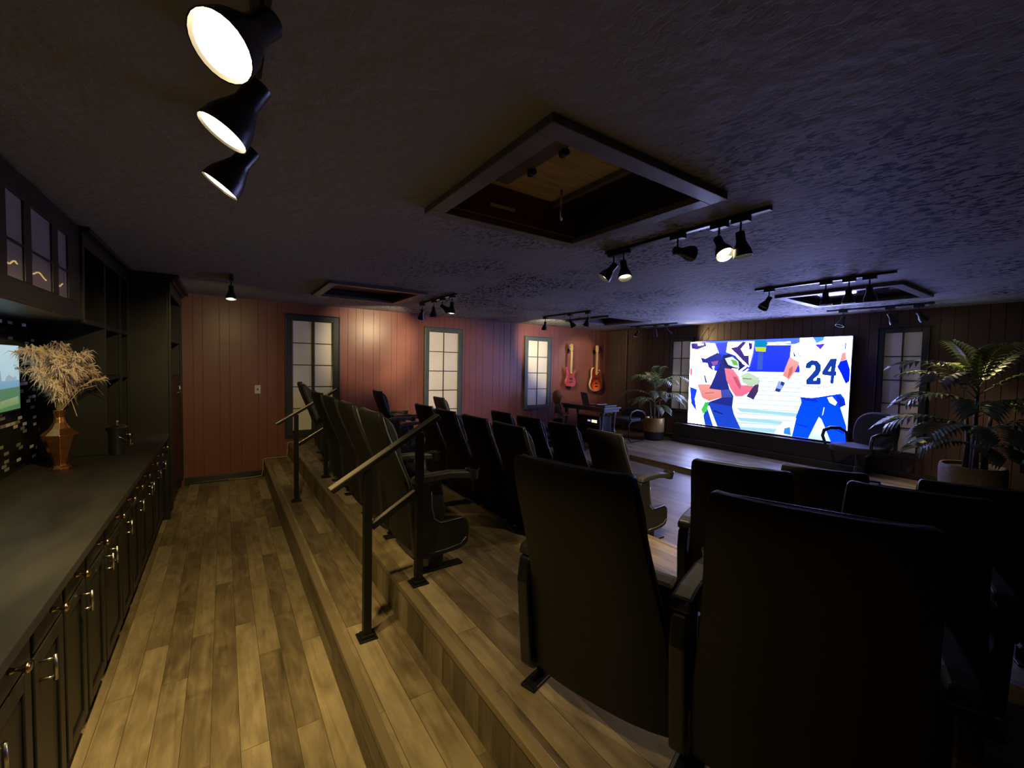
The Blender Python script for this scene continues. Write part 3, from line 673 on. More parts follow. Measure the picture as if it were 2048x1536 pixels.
# ------------------------------------------------------------------ worktop run with base cabinets
BY = [1.12, 1.48, 1.84, 2.15, 2.45, 2.79, 3.20, 3.52, 3.82, 4.165, 4.60, 4.98, 5.38]
KN = [1.30, 1.67, 2.013, 2.29, 2.64, 3.04, 3.378, 3.67, 4.005, 4.42, 4.79, 5.20]
HD = [None, 1.49, 1.89, 2.343, 2.744, 2.838, 3.258, 3.70, 4.11, 4.22, 4.64, 4.905]
XFc = -0.485
ords = ['nearest', 'second', 'third', 'fourth', 'fifth', 'sixth', 'seventh', 'eighth', 'ninth', 'tenth', 'eleventh', 'twelfth']
for i in range(12):
    y0, y1 = BY[i] + 0.001, BY[i + 1] - 0.001
    t = empty('base_cabinet', (XFc, (y0 + y1) / 2, 0)); c = (y0 + y1) / 2; h = (y1 - y0) / 2
    tag(t, ('black base cabinet with drawer and door, %s along the worktop counting from the camera end' % ords[i]) if i < 11 else 'black base cabinet under the far end of the worktop, against the tall pantry', 'cabinet', 'base cabinets under the dark worktop')
    MB().box(XL - XFc + 0.003, -0.02, -h, h, 0.09, 0.834).box(XL - XFc + 0.003, -0.05, -h, h, 0.0, 0.09).build('cabinet_body', 'cab', t)
    d = MB().box(-0.02, 0.0, -h + 0.014, h - 0.014, 0.705, 0.825).build('drawer', 'cab', t, 0.004)
    ky = KN[i] - c
    MB().lathe([(0.012, 0), (0.0075, 0.006), (0.006, 0.02), (0.010, 0.027), (0.0155, 0.033), (0.0155, 0.038), (0.010, 0.043)], (0, ky, 0.765), (1, 0, 0), 18).build('knob', 'brass', d, smooth=True)
    dr = MB()
    z0, z1, st = 0.105, 0.692, 0.052
    dr.box(-0.02, -0.008, -h + 0.014, h - 0.014, z0, z1)
    for (a, b, p, q) in ((-h + 0.014, -h + 0.014 + st, z0, z1), (h - 0.014 - st, h - 0.014, z0, z1), (-h + 0.014 + st, h - 0.014 - st, z0, z0 + st), (-h + 0.014 + st, h - 0.014 - st, z1 - st, z1)):
        dr.box(-0.008, 0.0, a, b, p, q)
    do = dr.build('door', 'cab', t, 0.003)
    if HD[i] is not None:
        hy = max(-h + 0.03, min(h - 0.03, HD[i] - c))
        hb = MB().tube([(0.036, hy, 0.588), (0.036, hy, 0.672)], 0.006, 10)
        hb.tube([(0, hy, 0.60), (0.036, hy, 0.60)], 0.004, 8).tube([(0, hy, 0.66), (0.036, hy, 0.66)], 0.004, 8)
        hb.build('handle', 'chrome', do, smooth=True)
o = MB().box(XL + 0.003, -0.448, 0.9, 5.385, 0.836, 0.875).build('worktop', 'counter', None, 0.004)
tag(o, 'long dark stone worktop over the base cabinets', 'worktop')
# mosaic backsplash
struct('backsplash', MB().box(XL, XL + 0.008, 0.9, 4.38, 0.876, 1.86), 'tile', 'black mosaic backsplash with scattered pale tiles behind the worktop')

# wall cabinets
t = empty('wall_cabinet', (-0.75, 2.62, 1.87)); tag(t, 'black wall cabinet with three reeded glass panes above the television', 'cabinet')
def rel(mb, x0, x1, y0, y1, z0, z1): return mb.box(x0 + 0.75, x1 + 0.75, y0 - 2.62, y1 - 2.62, z0 - 1.87, z1 - 1.87)
b = MB(); rel(b, XL + 0.01, -0.77, 1.4, 3.80, 1.90, 1.92); rel(b, XL + 0.01, -0.77, 1.4, 3.80, 2.42, 2.44); rel(b, XL + 0.01, -1.08, 1.4, 3.80, 1.92, 2.42)
rel(b, XL + 0.03, -0.77, 3.78, 3.80, 1.92, 2.42); rel(b, XL + 0.03, -0.77, 1.4, 1.42, 1.92, 2.42)
b.build('cabinet_body', 'cab', t, 0.002)
b = MB(); rel(b, -0.77, -0.75, 1.4, 3.80, 1.872, 1.96); rel(b, -0.77, -0.75, 1.4, 3.80, 2.33, 2.44)
panes = [(2.70, 2.90), (2.985, 3.285), (3.38, 3.565)]
eds = [1.4] + [v for p in panes for v in p] + [3.80]
for k in range(0, len(eds), 2): rel(b, -0.77, -0.75, eds[k], eds[k + 1], 1.96, 2.33)
b.build('face_frame', 'cab', t, 0.003)
b = MB(); rel(b, XL + 0.01, -0.735, 1.4, 3.80, 1.850, 1.872); b.build('light_rail', 'cab', t, 0.004)
for (a, c) in panes:
    p = MB(); rel(p, -0.764, -0.760, a - 0.004, c + 0.004, 1.956, 2.334); p = p.build('glass_pane', 'dirty_glass', t)
    q = MB(); rel(q, -0.762, -0.752, a, c, 2.115, 2.125); q.build('glazing_bar', 'cab', p)
    pts = [(-0.012 - 0.015, (a + (c - a) * s - 2.62), 2.035 - 1.87 + 0.012 * math.sin(9 * s + a * 7)) for s in [k / 10 for k in range(11)]]
    MB().tube([(x, y, z) for x, y, z in pts], 0.0035, 6).build('wavy_line', 'emissive_line', p, smooth=True)  # thin emissive wavy tube behind each pane

# open shelving hutch between the wall cabinet and the pantry
t = empty('shelf_hutch', (-0.75, 4.60, 0.876)); tag(t, 'tall open black shelf hutch standing on the far end of worktop', 'shelf unit')
def rh(mb, x0, x1, y0, y1, z0, z1): return mb.box(x0 + 0.75, x1 + 0.75, y0 - 4.60, y1 - 4.60, z0 - 0.876, z1 - 0.876)
for (y0, y1, z0) in ((3.805, 3.825, 1.85), (4.39, 4.42, 0.877), (4.98, 5.005, 0.877), (5.36, 5.378, 0.877)):
    b = MB(); rh(b, XL + 0.010, -0.752, y0, y1, z0, 2.40); b.build('upright', 'cab', t, 0.003)
for (y0, y1, z) in ((3.826, 4.389, 1.85), (4.421, 4.979, 1.84), (5.006, 5.359, 1.84), (4.421, 4.979, 1.45), (5.006, 5.359, 1.45), (3.826, 5.378, 2.40)):
    b = MB(); rh(b, XL + 0.010, -0.755, y0, y1, z, z + 0.022); b.build('shelf', 'cab', t, 0.003)
b = MB(); rh(b, XL + 0.009, XL + 0.020, 4.421, 5.359, 0.877, 2.40); rh(b, XL + 0.009, XL + 0.020, 3.826, 4.389, 1.872, 2.40); b.build('back_panel', 'cab_in', t)
b = MB(); rh(b, -0.755, -0.735, 3.805, 5.378, 2.33, 2.42); rh(b, -0.76, -0.70, 3.805, 5.378, 2.42, 2.45)
for y in (3.805, 4.39, 4.975, 5.34): rh(b, -0.755, -0.735, y, y + 0.038, 1.84 if y < 4 else 0.877, 2.33)
for (y0, y1, z) in ((3.843, 4.39, 1.835), (4.428, 4.975, 1.83), (5.013, 5.34, 1.83), (4.428, 4.975, 1.44), (5.013, 5.34, 1.44)): rh(b, -0.755, -0.738, y0, y1, z, z + 0.034)
b.build('face_frame', 'cab', t, 0.003)

# tall pantry at the end of the run
t = empty('tall_pantry', (-0.43, 5.40, 0)); tag(t, 'floor to ceiling black pantry with open upper shelves by maroon wall', 'cabinet')
def rp(mb, x0, x1, y0, y1, z0, z1): return mb.box(x0 + 0.43, x1 + 0.43, y0 - 5.40, y1 - 5.40, z0, z1)
b = MB(); rp(b, XL + 0.003, -0.45, 5.388, 5.41, 0.0, 2.38); rp(b, XL + 0.003, -0.45, 6.70, 6.78, 0.0, 2.38); rp(b, XL + 0.003, XL + 0.02, 5.41, 6.70, 0.0, 2.38)
rp(b, XL + 0.02, -0.47, 5.41, 6.70, 0.0, 1.40)
b.build('cabinet_body', 'cab', t, 0.003)
for z in (1.40, 1.80, 2.36):
    b = MB(); rp(b, XL + 0.02, -0.452, 5.411, 6.699, z, z + 0.02); b.build('shelf', 'cab', t, 0.002)
b = MB()
for (y0, y1) in ((5.388, 5.44), (6.72, 6.78)): rp(b, -0.45, -0.43, y0, y1, 0.09, 2.38)
rp(b, -0.45, -0.43, 5.44, 6.72, 2.27, 2.38)
b.build('face_frame', 'cab', t, 0.003)
for k in range(2):
    y0 = 5.445 + k * 0.64
    d = MB(); rp(d, -0.465, -0.445, y0, y0 + 0.632, 0.10, 1.40); d = d.build('door', 'cab', t, 0.003)
    b = MB(); yy = 6.05 if k == 0 else 6.12
    b.tube([(0.02, yy - 5.40, 1.22), (0.02, yy - 5.40, 1.33)], 0.006, 8).tube([(-0.015, yy - 5.40, 1.24), (0.02, yy - 5.40, 1.24)], 0.004, 8).tube([(-0.015, yy - 5.40, 1.31), (0.02, yy - 5.40, 1.31)], 0.004, 8)
    b.build('handle', 'chrome', d, smooth=True)
b = MB(); rp(b, XL + 0.003, -0.40, 5.386, 6.79, 2.38, 2.41); rp(b, XL + 0.003, -0.36, 5.386, 6.79, 2.41, 2.452); b.build('crown_moulding', 'cab', t, 0.01)
# bottles on the pantry shelves
for k, (y, z, lbl) in enumerate(((5.75, 1.821, 'dark glass bottle on the upper open shelf of the pantry'), (5.80, 1.421, 'dark glass bottle on the lower open shelf of the pantry'))):
    o = empty('bottle', (-0.56, y, z)); tag(o, lbl, 'bottle')
    MB().lathe([(0.036, 0), (0.038, 0.01), (0.038, 0.17), (0.03, 0.20), (0.014, 0.235), (0.013, 0.30)], n=20).build('glass_body', 'bottleglass', o, smooth=True)
    MB().lathe([(0.0385, 0.05), (0.0385, 0.13)], n=20, cap0=False, cap1=False).build('label_band', 'label', o, smooth=True)
    MB().lathe([(0.0145, 0.295), (0.0145, 0.32)], n=14).build('cap', 'brass', o, smooth=True)

# television on the backsplash
t = empty('television', (XL + 0.05, 3.43, 1.277)); tag(t, 'slim television showing a pale lakeside landscape, on the mosaic backsplash', 'television')
MB().box(-0.04, 0.0, -0.52, 0.52, 0.0, 0.415).build('casing', 'screenframe', t, 0.004)
TVP = [((196, 222, 232), (176, 208, 220), [0, .45, 1, .45, 1, 1, 0, 1]),
       ((130, 175, 200), (110, 160, 190), [0, .30, 1, .34, 1, .46, 0, .46]),
       ((90, 130, 100), (80, 125, 80), [0, 0, 1, 0, 1, .35, 0, .31]),
       ((150, 160, 120), (110, 150, 90), [.7, .05, .98, .08, .97, .2, .72, .16]),
       ((150, 168, 176), (150, 168, 176), [.50, .44, .52, .60, .56, .66, .60, .55, .62, .72, .66, .80, .70, .70, .73, .60, .74, .46]),
       ((160, 178, 188), (160, 178, 188), [.78, .45, .80, .52, .84, .55, .90, .50, .94, .52, .95, .45])]
poly_picture('screen_picture', TVP, lambda u, v, d: (0.0006 + d, -0.508 + u * 1.016, 0.012 + v * 0.391), 0.0003, 0.95, 0.85, 'tvpicture', t)

# vase of dried grass
t = empty('copper_vase', (-0.89, 3.95, 0.876), 0.2); tag(t, 'faceted copper vase on the worktop holding dried grass', 'vase')
MB().lathe([(0.050, 0), (0.052, 0.012), (0.034, 0.030), (0.036, 0.045), (0.088, 0.225), (0.090, 0.232), (0.050, 0.272), (0.030, 0.310), (0.024, 0.345), (0.030, 0.392), (0.026, 0.392), (0.020, 0.345)], n=8, cap1=False).build('vase_body', 'copper', t, 0.002)
random.seed(3)
g = empty('dried_grass', (-0.89, 3.95, 1.266)); tag(g, 'fluffy bunch of pale dried pampas grass in the copper vase', 'dried flowers')
st = MB(); pl = MB()
for k in range(74):
    ang = random.uniform(0, 2 * PI); spread = 0.27 * random.uniform(0.0, 1.0) ** 0.7
    hgt = random.uniform(0.20, 0.44) * (1 - 0.5 * spread)
    dx = math.cos(ang) * spread * 0.62; dy = math.sin(ang) * spread
    pts = [Vector((0, 0, -0.05)), Vector((dx * 0.18, dy * 0.18, hgt * 0.35)), Vector((dx * 0.55, dy * 0.55, hgt * 0.72)), Vector((dx, dy, hgt)), Vector((dx * 1.25, dy * 1.25, hgt * 1.02))]
    if pts[-1].x + -0.89 < XL + 0.03: 
        for p in pts: p.x = max(p.x, XL + 0.03 + 0.89)
    st.tube(pts[:3], 0.0013, 4, cap=False)
    for q in range(80):
        s_ = random.uniform(0.22, 1.0) * 3.999
        i = int(s_); f = s_ - i; p = pts[i].lerp(pts[i + 1], f); d = (pts[i + 1] - pts[i]).normalized()
        side = Vector((random.uniform(-1, 1), random.uniform(-1, 1), random.uniform(-0.8, 1))).normalized()
        ln = random.uniform(0.025, 0.075)
        a = p; b_ = p + (d * 0.4 + side * 0.8).normalized() * ln * 0.55; c_ = b_ + (d * 0.3 + side * 0.4 + Vector((0, 0, -0.75))).normalized() * ln * 0.6
        w = side.cross(d).normalized() * 0.0026
        for v in (a, b_, c_): v.x = max(v.x, XL + 0.02 + 0.89)
        pl.add([a - w, a + w, b_ + w, b_ - w, c_], [(0, 1, 2, 3), (3, 2, 4)])
st.build('stems', 'grassstem', g); tag(pl.build('plumes', 'grass', g), kind='stuff')
lp = MB()
lp.tube([(0.01, 0.0, 0.0), (0.08, 0.10, 0.13), (0.13, 0.24, 0.15), (0.15, 0.36, 0.07)], 0.0022, 5).tube([(0, 0.0, 0.0), (0.06, -0.02, 0.07), (0.09, -0.04, -0.04)], 0.002, 5).tube([(0, 0, 0), (0.05, 0.06, 0.10), (0.07, 0.09, 0.02)], 0.002, 5)
lp.build('loose_stems', 'grass', g, smooth=True)

# black ice bucket and a small brass cup
t = empty('ice_bucket', (-0.675, 4.36, 0.876)); tag(t, 'glossy black ice bucket with polished lid on the worktop', 'bucket')
MB().lathe([(0.040, 0), (0.042, 0.008), (0.052, 0.20), (0.055, 0.205), (0.050, 0.206), (0.040, 0.02)], n=28, cap1=True).build('bucket_body', 'potblack', t, smooth='auto')
MB().lathe([(0.060, 0.207), (0.062, 0.212), (0.045, 0.226), (0.012, 0.232)], n=28).build('lid', 'chrome', t, smooth='auto')
MB().lathe([(0.006, 0.23), (0.006, 0.245), (0.012, 0.255), (0.003, 0.268)], n=14).build('lid_knob', 'chrome', t, smooth=True)
MB().tube([(0.0, -0.055, 0.15)] + [(0.03 + 0.02 * math.sin(a), -0.055 * math.cos(a), 0.15 - 0.05 * math.sin(a)) for a in [k * PI / 8 for k in range(1, 8)]] + [(0.0, 0.055, 0.15)], 0.003, 6).build('bail_handle', 'chrome', t, smooth=True)
t = empty('brass_cup', (-0.67, 4.85, 0.876)); tag(t, 'small brass cup behind the black ice bucket', 'cup')
MB().lathe([(0.022, 0), (0.022, 0.004), (0.007, 0.010), (0.006, 0.035), (0.022, 0.050), (0.033, 0.085), (0.030, 0.085), (0.018, 0.05)], n=24).build('cup_body', 'brass', t, smooth='auto')
# ------------------------------------------------------------------ handrails
def handrail(y, label):
    t = empty('handrail', (A0, y, ZS)); tag(t, label, 'handrail', 'black stair handrails up to the back row')
    X = lambda x: x - A0
    Z = lambda z: z - ZS
    p0, p1 = (X(0.415), 0, Z(1.010)), (X(0.960), 0, Z(1.338))
    sl = (p1[2] - p0[2]) / (p1[0] - p0[0])
    for x, zb in ((0.585, ZS), (0.855, ZA)):
        zt = p0[2] + (X(x) - p0[0]) * sl - 0.015
        MB().box(X(x) - 0.019, X(x) + 0.019, -0.019, 0.019, Z(zb), zt).build('post', 'railblack', t, 0.002)
        MB().box(X(x) - 0.045, X(x) + 0.045, -0.045, 0.045, Z(zb), Z(zb) + 0.008).box(X(x) - 0.030, X(x) + 0.030, -0.030, 0.030, Z(zb) + 0.008, Z(zb) + 0.022).build('base_plate', 'railblack', t, 0.003)
    MB().bar(p0, p1, 0.052, 0.022).build('top_rail', 'railblack', t, 0.003)
    u = Vector((-sl, 0, 1)).normalized() * 0.0135
    a, b = Vector(p0) + u, Vector(p1) + u
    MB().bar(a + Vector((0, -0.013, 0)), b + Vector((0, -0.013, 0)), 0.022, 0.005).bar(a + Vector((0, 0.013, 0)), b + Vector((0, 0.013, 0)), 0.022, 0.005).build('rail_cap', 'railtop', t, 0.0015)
    q0, q1 = (X(0.604), 0, Z(0.800)), (X(0.836), 0, Z(0.800) + 0.232 * sl)
    MB().bar(q0, q1, 0.030, 0.030).build('lower_rail', 'railblack', t, 0.002)
    v = Vector((-sl, 0, 1)).normalized() * 0.017
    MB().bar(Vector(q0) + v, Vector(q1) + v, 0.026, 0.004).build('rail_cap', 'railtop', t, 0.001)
    return t
handrail(2.10, 'black steel stair handrail with two posts, nearest the camera')
handrail(4.573, 'black steel stair handrail beyond the back row seats, far end of the steps')

# ------------------------------------------------------------------ theatre seats
def loft(sections, m, back, front):
    """closed slab: sections (z, halfwidth), back/front(z, y, hw) -> x"""
    vs = []; fs = []
    n = len(sections)
    for side in (back, front):
        for (z, hw) in sections:
            for j in range(m):
                y = -hw + 2 * hw * j / (m - 1)
                vs.append((side(z, y, hw), y, z))
    for k, flip in ((0, False), (1, True)):
        o = k * n * m
        for i in range(n - 1):
            for j in range(m - 1):
                q = (o + i * m + j, o + i * m + j + 1, o + (i + 1) * m + j + 1, o + (i + 1) * m + j)
                fs.append(q if not flip else q[::-1])
    def ring(i, j): return i * m + j
    o = n * m
    for i in range(n - 1):
        fs.append((ring(i, 0), ring(i + 1, 0), o + ring(i + 1, 0), o + ring(i, 0)))
        fs.append((ring(i, m - 1), o + ring(i, m - 1), o + ring(i + 1, m - 1), ring(i + 1, m - 1)))
    for j in range(m - 1):
        fs.append((ring(0, j), o + ring(0, j), o + ring(0, j + 1), ring(0, j + 1)))
        fs.append((ring(n - 1, j), ring(n - 1, j + 1), o + ring(n - 1, j + 1), o + ring(n - 1, j)))
    return MB().add(vs, fs)

SEC = [(0.902, 0.176, 0.005), (0.898, 0.187, 0.001), (0.888, 0.193, 0.0), (0.868, 0.195, 0.0), (0.80, 0.199, 0.018), (0.70, 0.205, 0.056), (0.58, 0.215, 0.106), (0.44, 0.230, 0.158), (0.30, 0.243, 0.186), (0.17, 0.247, 0.202), (0.105, 0.242, 0.210), (0.095, 0.232, 0.214)]
def interp(z, idx):
    for a, b in zip(SEC, SEC[1:]):
        if a[0] >= z >= b[0]:
            f = (a[0] - z) / (a[0] - b[0]); return a[idx] * (1 - f) + b[idx] * f
    return SEC[0][idx] if z > SEC[0][0] else SEC[-1][idx]
CUT = [(0.880, 0.030), (0.866, 0.070), (0.83, 0.098), (0.77, 0.105), (0.70, 0.090), (0.62, 0.064), (0.54, 0.062), (0.46, 0.080), (0.38, 0.082), (0.30, 0.060), (0.265, 0.030)]
def cth(z):
    for a, b in zip(CUT, CUT[1:]):
        if a[0] >= z >= b[0]:
            f = (a[0] - z) / (a[0] - b[0]); return a[1] * (1 - f) + b[1] * f
    return 0.03
TH = 0.026
def side_support(t, y, full=True):
    s = -1 if y < 0 else 1
    out = [(0.185, 0.500), (0.215, 0.515), (0.292, 0.515), (0.296, 0.36), (0.312, 0.295), (0.345, 0.268), (0.500, 0.272), (0.535, 0.255), (0.545, 0.215), (0.543, 0.140), (0.530, 0.108), (0.480, 0.088), (0.34, 0.078), (0.235, 0.078), (0.205, 0.105), (0.190, 0.25), (0.172, 0.42)]
    pm = MB().prism(out, lambda u, v, k: (u, y + (k - 0.5) * 0.046, v)); pm.build('side_support', 'plastic', t, 0.008)
    yo = y + s * 0.024
    ft = MB().box(0.30, 0.38, y - 0.016, y + 0.016, 0.01, 0.09).box(0.22, 0.50, y - 0.030, y + 0.030, 0.0, 0.012)
    ft.build('foot', 'railblack', t, 0.003)
    ao = [(0.185, 0.510), (0.20, 0.545), (0.26, 0.556), (0.42, 0.560), (0.52, 0.548), (0.60, 0.540), (0.605, 0.500), (0.52, 0.505), (0.42, 0.520), (0.28, 0.512)]
    ar = MB().prism(ao, lambda u, v, k: (u, y + (k - 0.5) * 0.060, v)).build('armrest', 'armpad', t, 0.010)
    MB().lathe([(0.034, -0.048), (0.042, 0.0), (0.046, 0.012), (0.040, 0.014), (0.036, 0.0), (0.030, -0.040)], (0.572, y, 0.540), n=20, cap1=True).build('cup_holder', 'plastic', ar, smooth='auto')
    pts = [(0.50, yo, 0.275), (0.36, yo, 0.270), (0.318, yo, 0.30), (0.302, yo, 0.37), (0.298, yo, 0.46)]
    MB().tube(pts, 0.004, 6).build('edge_highlight', 'piping', t, smooth=True)  # pale tubes added to draw the highlight lines along the panel
    MB().tube([(0.29, yo, 0.105), (0.40, yo, 0.108), (0.49, yo, 0.122), (0.525, yo, 0.155)], 0.004, 6).build('edge_highlight', 'piping', t, smooth=True)

def make_seat(name='theater_seat'):
    t = empty(name)
    sh = loft([(z, hw) for z, hw, _ in SEC], 11, lambda z, y, hw: interp(z, 2) + 0.030 * abs(y / hw) ** 3.0, lambda z, y, hw: interp(z, 2) + 0.030 * abs(y / hw) ** 3.0 + TH)
    sh.build('back_shell', 'shell', t, 0.004, smooth=True)
    cu = loft([(z, interp(z, 1) * 0.93) for z, _ in CUT], 9, lambda z, y, hw: interp(z, 2) + TH + 0.024 * abs(y / hw) ** 3, lambda z, y, hw: interp(z, 2) + TH + cth(z) * (1 - 0.35 * abs(y / hw) ** 4) + 0.012 * abs(y / hw) ** 3)
    cu.build('back_cushion', 'fabric', t, 0.012, smooth=True)
    zs = [0.12, 0.25, 0.38, 0.52, 0.66, 0.78, 0.865]
    side = [(interp(z, 2) + 0.030 + TH + 0.001, interp(z, 1) - 0.002, z) for z in zs]
    top = [(0.030 + TH, 0.180, 0.890), (0.02 + TH, 0.155, 0.898), (0.008 + TH, 0.08, 0.9), (0.006 + TH, 0.0, 0.9)]
    half = side + top
    path = half + [(x, -y, z) for x, y, z in reversed(half[:-1])]
    MB().tube(path, 0.0042, 6).build('piping', 'piping', t, smooth=True)
    so = [(0.300, 0.22), (0.345, 0.205), (0.415, 0.235), (0.435, 0.30), (0.400, 0.50), (0.375, 0.52), (0.315, 0.505), (0.292, 0.40)]
    MB().prism(so, lambda u, v, k: (u, (k - 0.5) * 0.42, v)).build('seat_cushion', 'fabric', t, 0.02)
    MB().box(0.30, 0.36, -0.235, 0.235, 0.165, 0.205).build('crossbeam', 'railblack', t, 0.004)
    side_support(t, -0.268)
    return t
proto = make_seat()
used = [False]
row_group = {'A': 'seats of the back row', 'B': 'seats of the second row', 'C': 'seats of the front row'}
def seat(row, x, y, ang, label, end=False):
    o = proto if not used[0] else copy_tree(proto)
    used[0] = True
    o.location = (x, y, {'A': ZA, 'B': ZB, 'C': ZF}[row]); o.rotation_euler = (0, 0, math.radians(ang))
    o['label'] = label; o['category'] = 'theater seat'; o['group'] = row_group[row]
    if end: side_support(o, 0.262)
    return o
# back row (the one nearest the cabinets)
seat('A', 0.66, 2.47, 0, 'black back-row theater seat right beside the nearer handrail, left of the aisle')
seat('A', 0.66, 3.03, 0, 'black back-row theater seat, second past the nearer handrail')
seat('A', 0.66, 3.57, 0, 'black back-row theater seat, third past the nearer handrail')
seat('A', 0.66, 4.13, 0, 'black back-row theater seat, fourth past nearer handrail, just before the farther handrail', True)
seat('A', 0.75, 5.62, -6, 'black back-row theater seat beyond the farther handrail before the dark grid panel')
seat('A', 0.80, 6.16, -8, 'black back-row theater seat at the far end against the maroon wall', True)
seat('A', 0.765, 0.865, 16.6, 'large black seat back in the right foreground, left one of the nearest pair', True)
seat('A', 0.935, 0.330, 21, 'large black seat back in the right foreground, right one of the nearest pair')
# second row
seat('B', 1.61, 2.45, 0, 'black second-row theater seat at the aisle, its top just above the foreground seat')
seat('B', 1.61, 2.93, 0, 'black second-row theater seat, second from the aisle on the left side')
seat('B', 1.61, 3.47, 0, 'black second-row theater seat, third from the aisle on the left side')
seat('B', 1.61, 3.98, 0, 'black second-row theater seat, fourth from the aisle on the left side', True)
seat('B', 1.84, 6.27, 0, 'lone black second-row theater seat seen edge-on near the maroon wall', True)
seat('B', 1.80, 0.92, 18, 'black second-row theater seat right of the aisle, before the video wall', True)
seat('B', 1.98, 0.39, 20, 'black second-row theater seat second right of aisle, behind the right foreground seat')
# front row
seat('C', 2.58, 2.46, 0, 'front-row theater seat at the aisle with cup holder armrest reaching over plank floor', False)
seat('C', 2.58, 2.99, 0, 'black front-row theater seat, second from the aisle on the left side')
seat('C', 2.58, 3.52, 0, 'black front-row theater seat, third from the aisle on the left side')
seat('C', 2.58, 4.05, 0, 'black front-row theater seat, fourth from the aisle on the left side', True)
seat('C', 2.83, 6.28, 0, 'front-row theater seat seen edge-on before the bright middle grid panel', True)
seat('C', 2.68, 0.91, 20, 'black front-row theater seat right of aisle below the video wall', True)
seat('C', 2.93, 0.38, 22, 'black front-row theater seat farthest right, in front of the large palm')
# a seat unit whose back is gone: only armrests and folded seat
t = empty('backless_seat', (1.66, 5.47, ZB)); tag(t, 'second-row seat without a backrest, only pale armrests showing before the maroon wall', 'theater seat')
MB().prism([(0.300, 0.22), (0.345, 0.205), (0.415, 0.235), (0.435, 0.30), (0.400, 0.50), (0.375, 0.52), (0.315, 0.505), (0.292, 0.40)], lambda u, v, k: (u, (k - 0.5) * 0.42, v)).build('seat_cushion', 'fabric', t, 0.02)
MB().box(0.30, 0.36, -0.235, 0.235, 0.165, 0.205).build('crossbeam', 'railblack', t, 0.004)
side_support(t, -0.268); side_support(t, 0.262)

# ------------------------------------------------------------------ track lights
def spot(parent, pos, direction, power, angle, col, size=0.03, blend=0.6):
    d = bpy.data.lights.new('spot', 'SPOT'); d.energy = power; d.color = col; d.spot_size = math.radians(angle); d.spot_blend = blend; d.shadow_soft_size = size
    o = bpy.data.objects.new('spot_lamp', d); S.collection.objects.link(o)
    o.parent = parent; o.location = pos
    o.rotation_euler = Vector(direction).to_track_quat('-Z', 'Y').to_euler()
    return o
def track(x, y0, y1, heads, label, scale=1.0):
    yc = (y0 + y1) / 2
    t = empty('track_light', (x, yc, CEIL)); tag(t, label, 'track light', 'black track lights on the ceiling')
    MB().box(-0.017, 0.017, y0 - yc, y1 - yc, -0.020, 0.0).build('rail', 'trackblack', t, 0.002)
    for (y, d, lit) in heads:
        d = Vector(d).normalized(); k = scale
        y = y - yc
        kn = Vector((0, y, -0.115))
        m = MB().box(-0.019, 0.019, y - 0.045, y + 0.045, -0.046, -0.018).tube([(0, y, -0.04), kn], 0.0055, 8).lathe([(0.010, -0.012), (0.012, 0), (0.010, 0.012)], kn, (0, 1, 0), 12)
        hd = m.build('lamp_head', 'trackblack', t)
        s0 = kn - d * 0.02 * k
        MB().lathe([(0.014 * k, -0.004 * k), (0.023 * k, 0.0), (0.024 * k, 0.050 * k), (0.030 * k, 0.066 * k), (0.044 * k, 0.100 * k), (0.049 * k, 0.132 * k), (0.047 * k, 0.132 * k), (0.041 * k, 0.100 * k), (0.026 * k, 0.064 * k)], s0, d, 24, True, True).build('shade', 'trackblack', hd, smooth='auto')
        hh_ = 0.110 if scale == 1.0 else 0.128
        MB().lathe([(0.020 * k, 0.070 * k), (0.038 * k if scale == 1 else 0.044 * k, (hh_ - 0.008) * k), (0.036 * k if scale == 1 else 0.042 * k, hh_ * k)], s0, d, 20).build('bulb', {0: 'bulb_off', 1: 'bulb_soft', 2: 'bulb_warm'}[1 if lit and scale == 1 else (2 if lit else 0)], hd, smooth='auto')
        if lit:
            p, ang, col, tgt = lit
            dd = d if tgt is None else (Vector(tgt) - Vector((x, y + yc, CEIL - 0.25)))
            spot(hd, s0 + d * 0.140 * k, dd, p, ang, col)
    return t
AISLE = (1.0, 0.76, 0.31)
track(0.075, 0.98, 2.0, [
    (1.09, (-0.52, -0.40, -0.76), (85, 104, AISLE, (-0.30, 0.9, 0.0))),
    (1.37, (-0.50, 0.02, -0.86), (76, 106, AISLE, (-0.45, 1.9, 0.0))),
    (1.79, (-0.55, 0.12, -0.82), (135, 100, AISLE, (-0.15, 3.7, 0.0)))],
    'track light over the aisle with three glaring warm lamps', 1.3)
track(0.07, 4.95, 5.30, [(5.12, (0.0, -0.12, -1.0), (24, 140, AISLE, (-0.15, 6.6, 1.1)))], 'short track light with one warm lamp before the maroon wall end')
track(2.29, 1.06, 2.17, [
    (2.10, (-0.50, 0.36, -0.78), (14, 70, SOFT, None)),
    (2.01, (-0.15, -0.30, -0.94), (80, 75, SOFT, (2.7, 1.75, 0.3))),
    (1.59, (0.95, -0.25, -0.04), None),
    (1.33, (-0.25, -0.50, -0.80), (150, 80, SOFT, (4.0, 2.2, 0.2))),
    (1.21, (0.08, -0.12, -0.97), (36, 80, SOFT, (1.0, 1.9, 0.5)))],
    'nearest track light with five heads beside the open plywood recess')
track(2.25, 4.48, 5.56, [
    (5.49, (0.02, 0.45, -0.9), (90, 70, SOFT, (2.0, 6.8, 1.95))),
    (5.11, (0.0, 0.10, -1), None),
    (4.85, (0.62, -0.45, -0.55), None),
    (4.58, (-0.05, 0.05, -1), (220, 60, SOFT, (3.25, 6.8, 1.35)))],
    'small track light with four heads left of the bright grid panel')
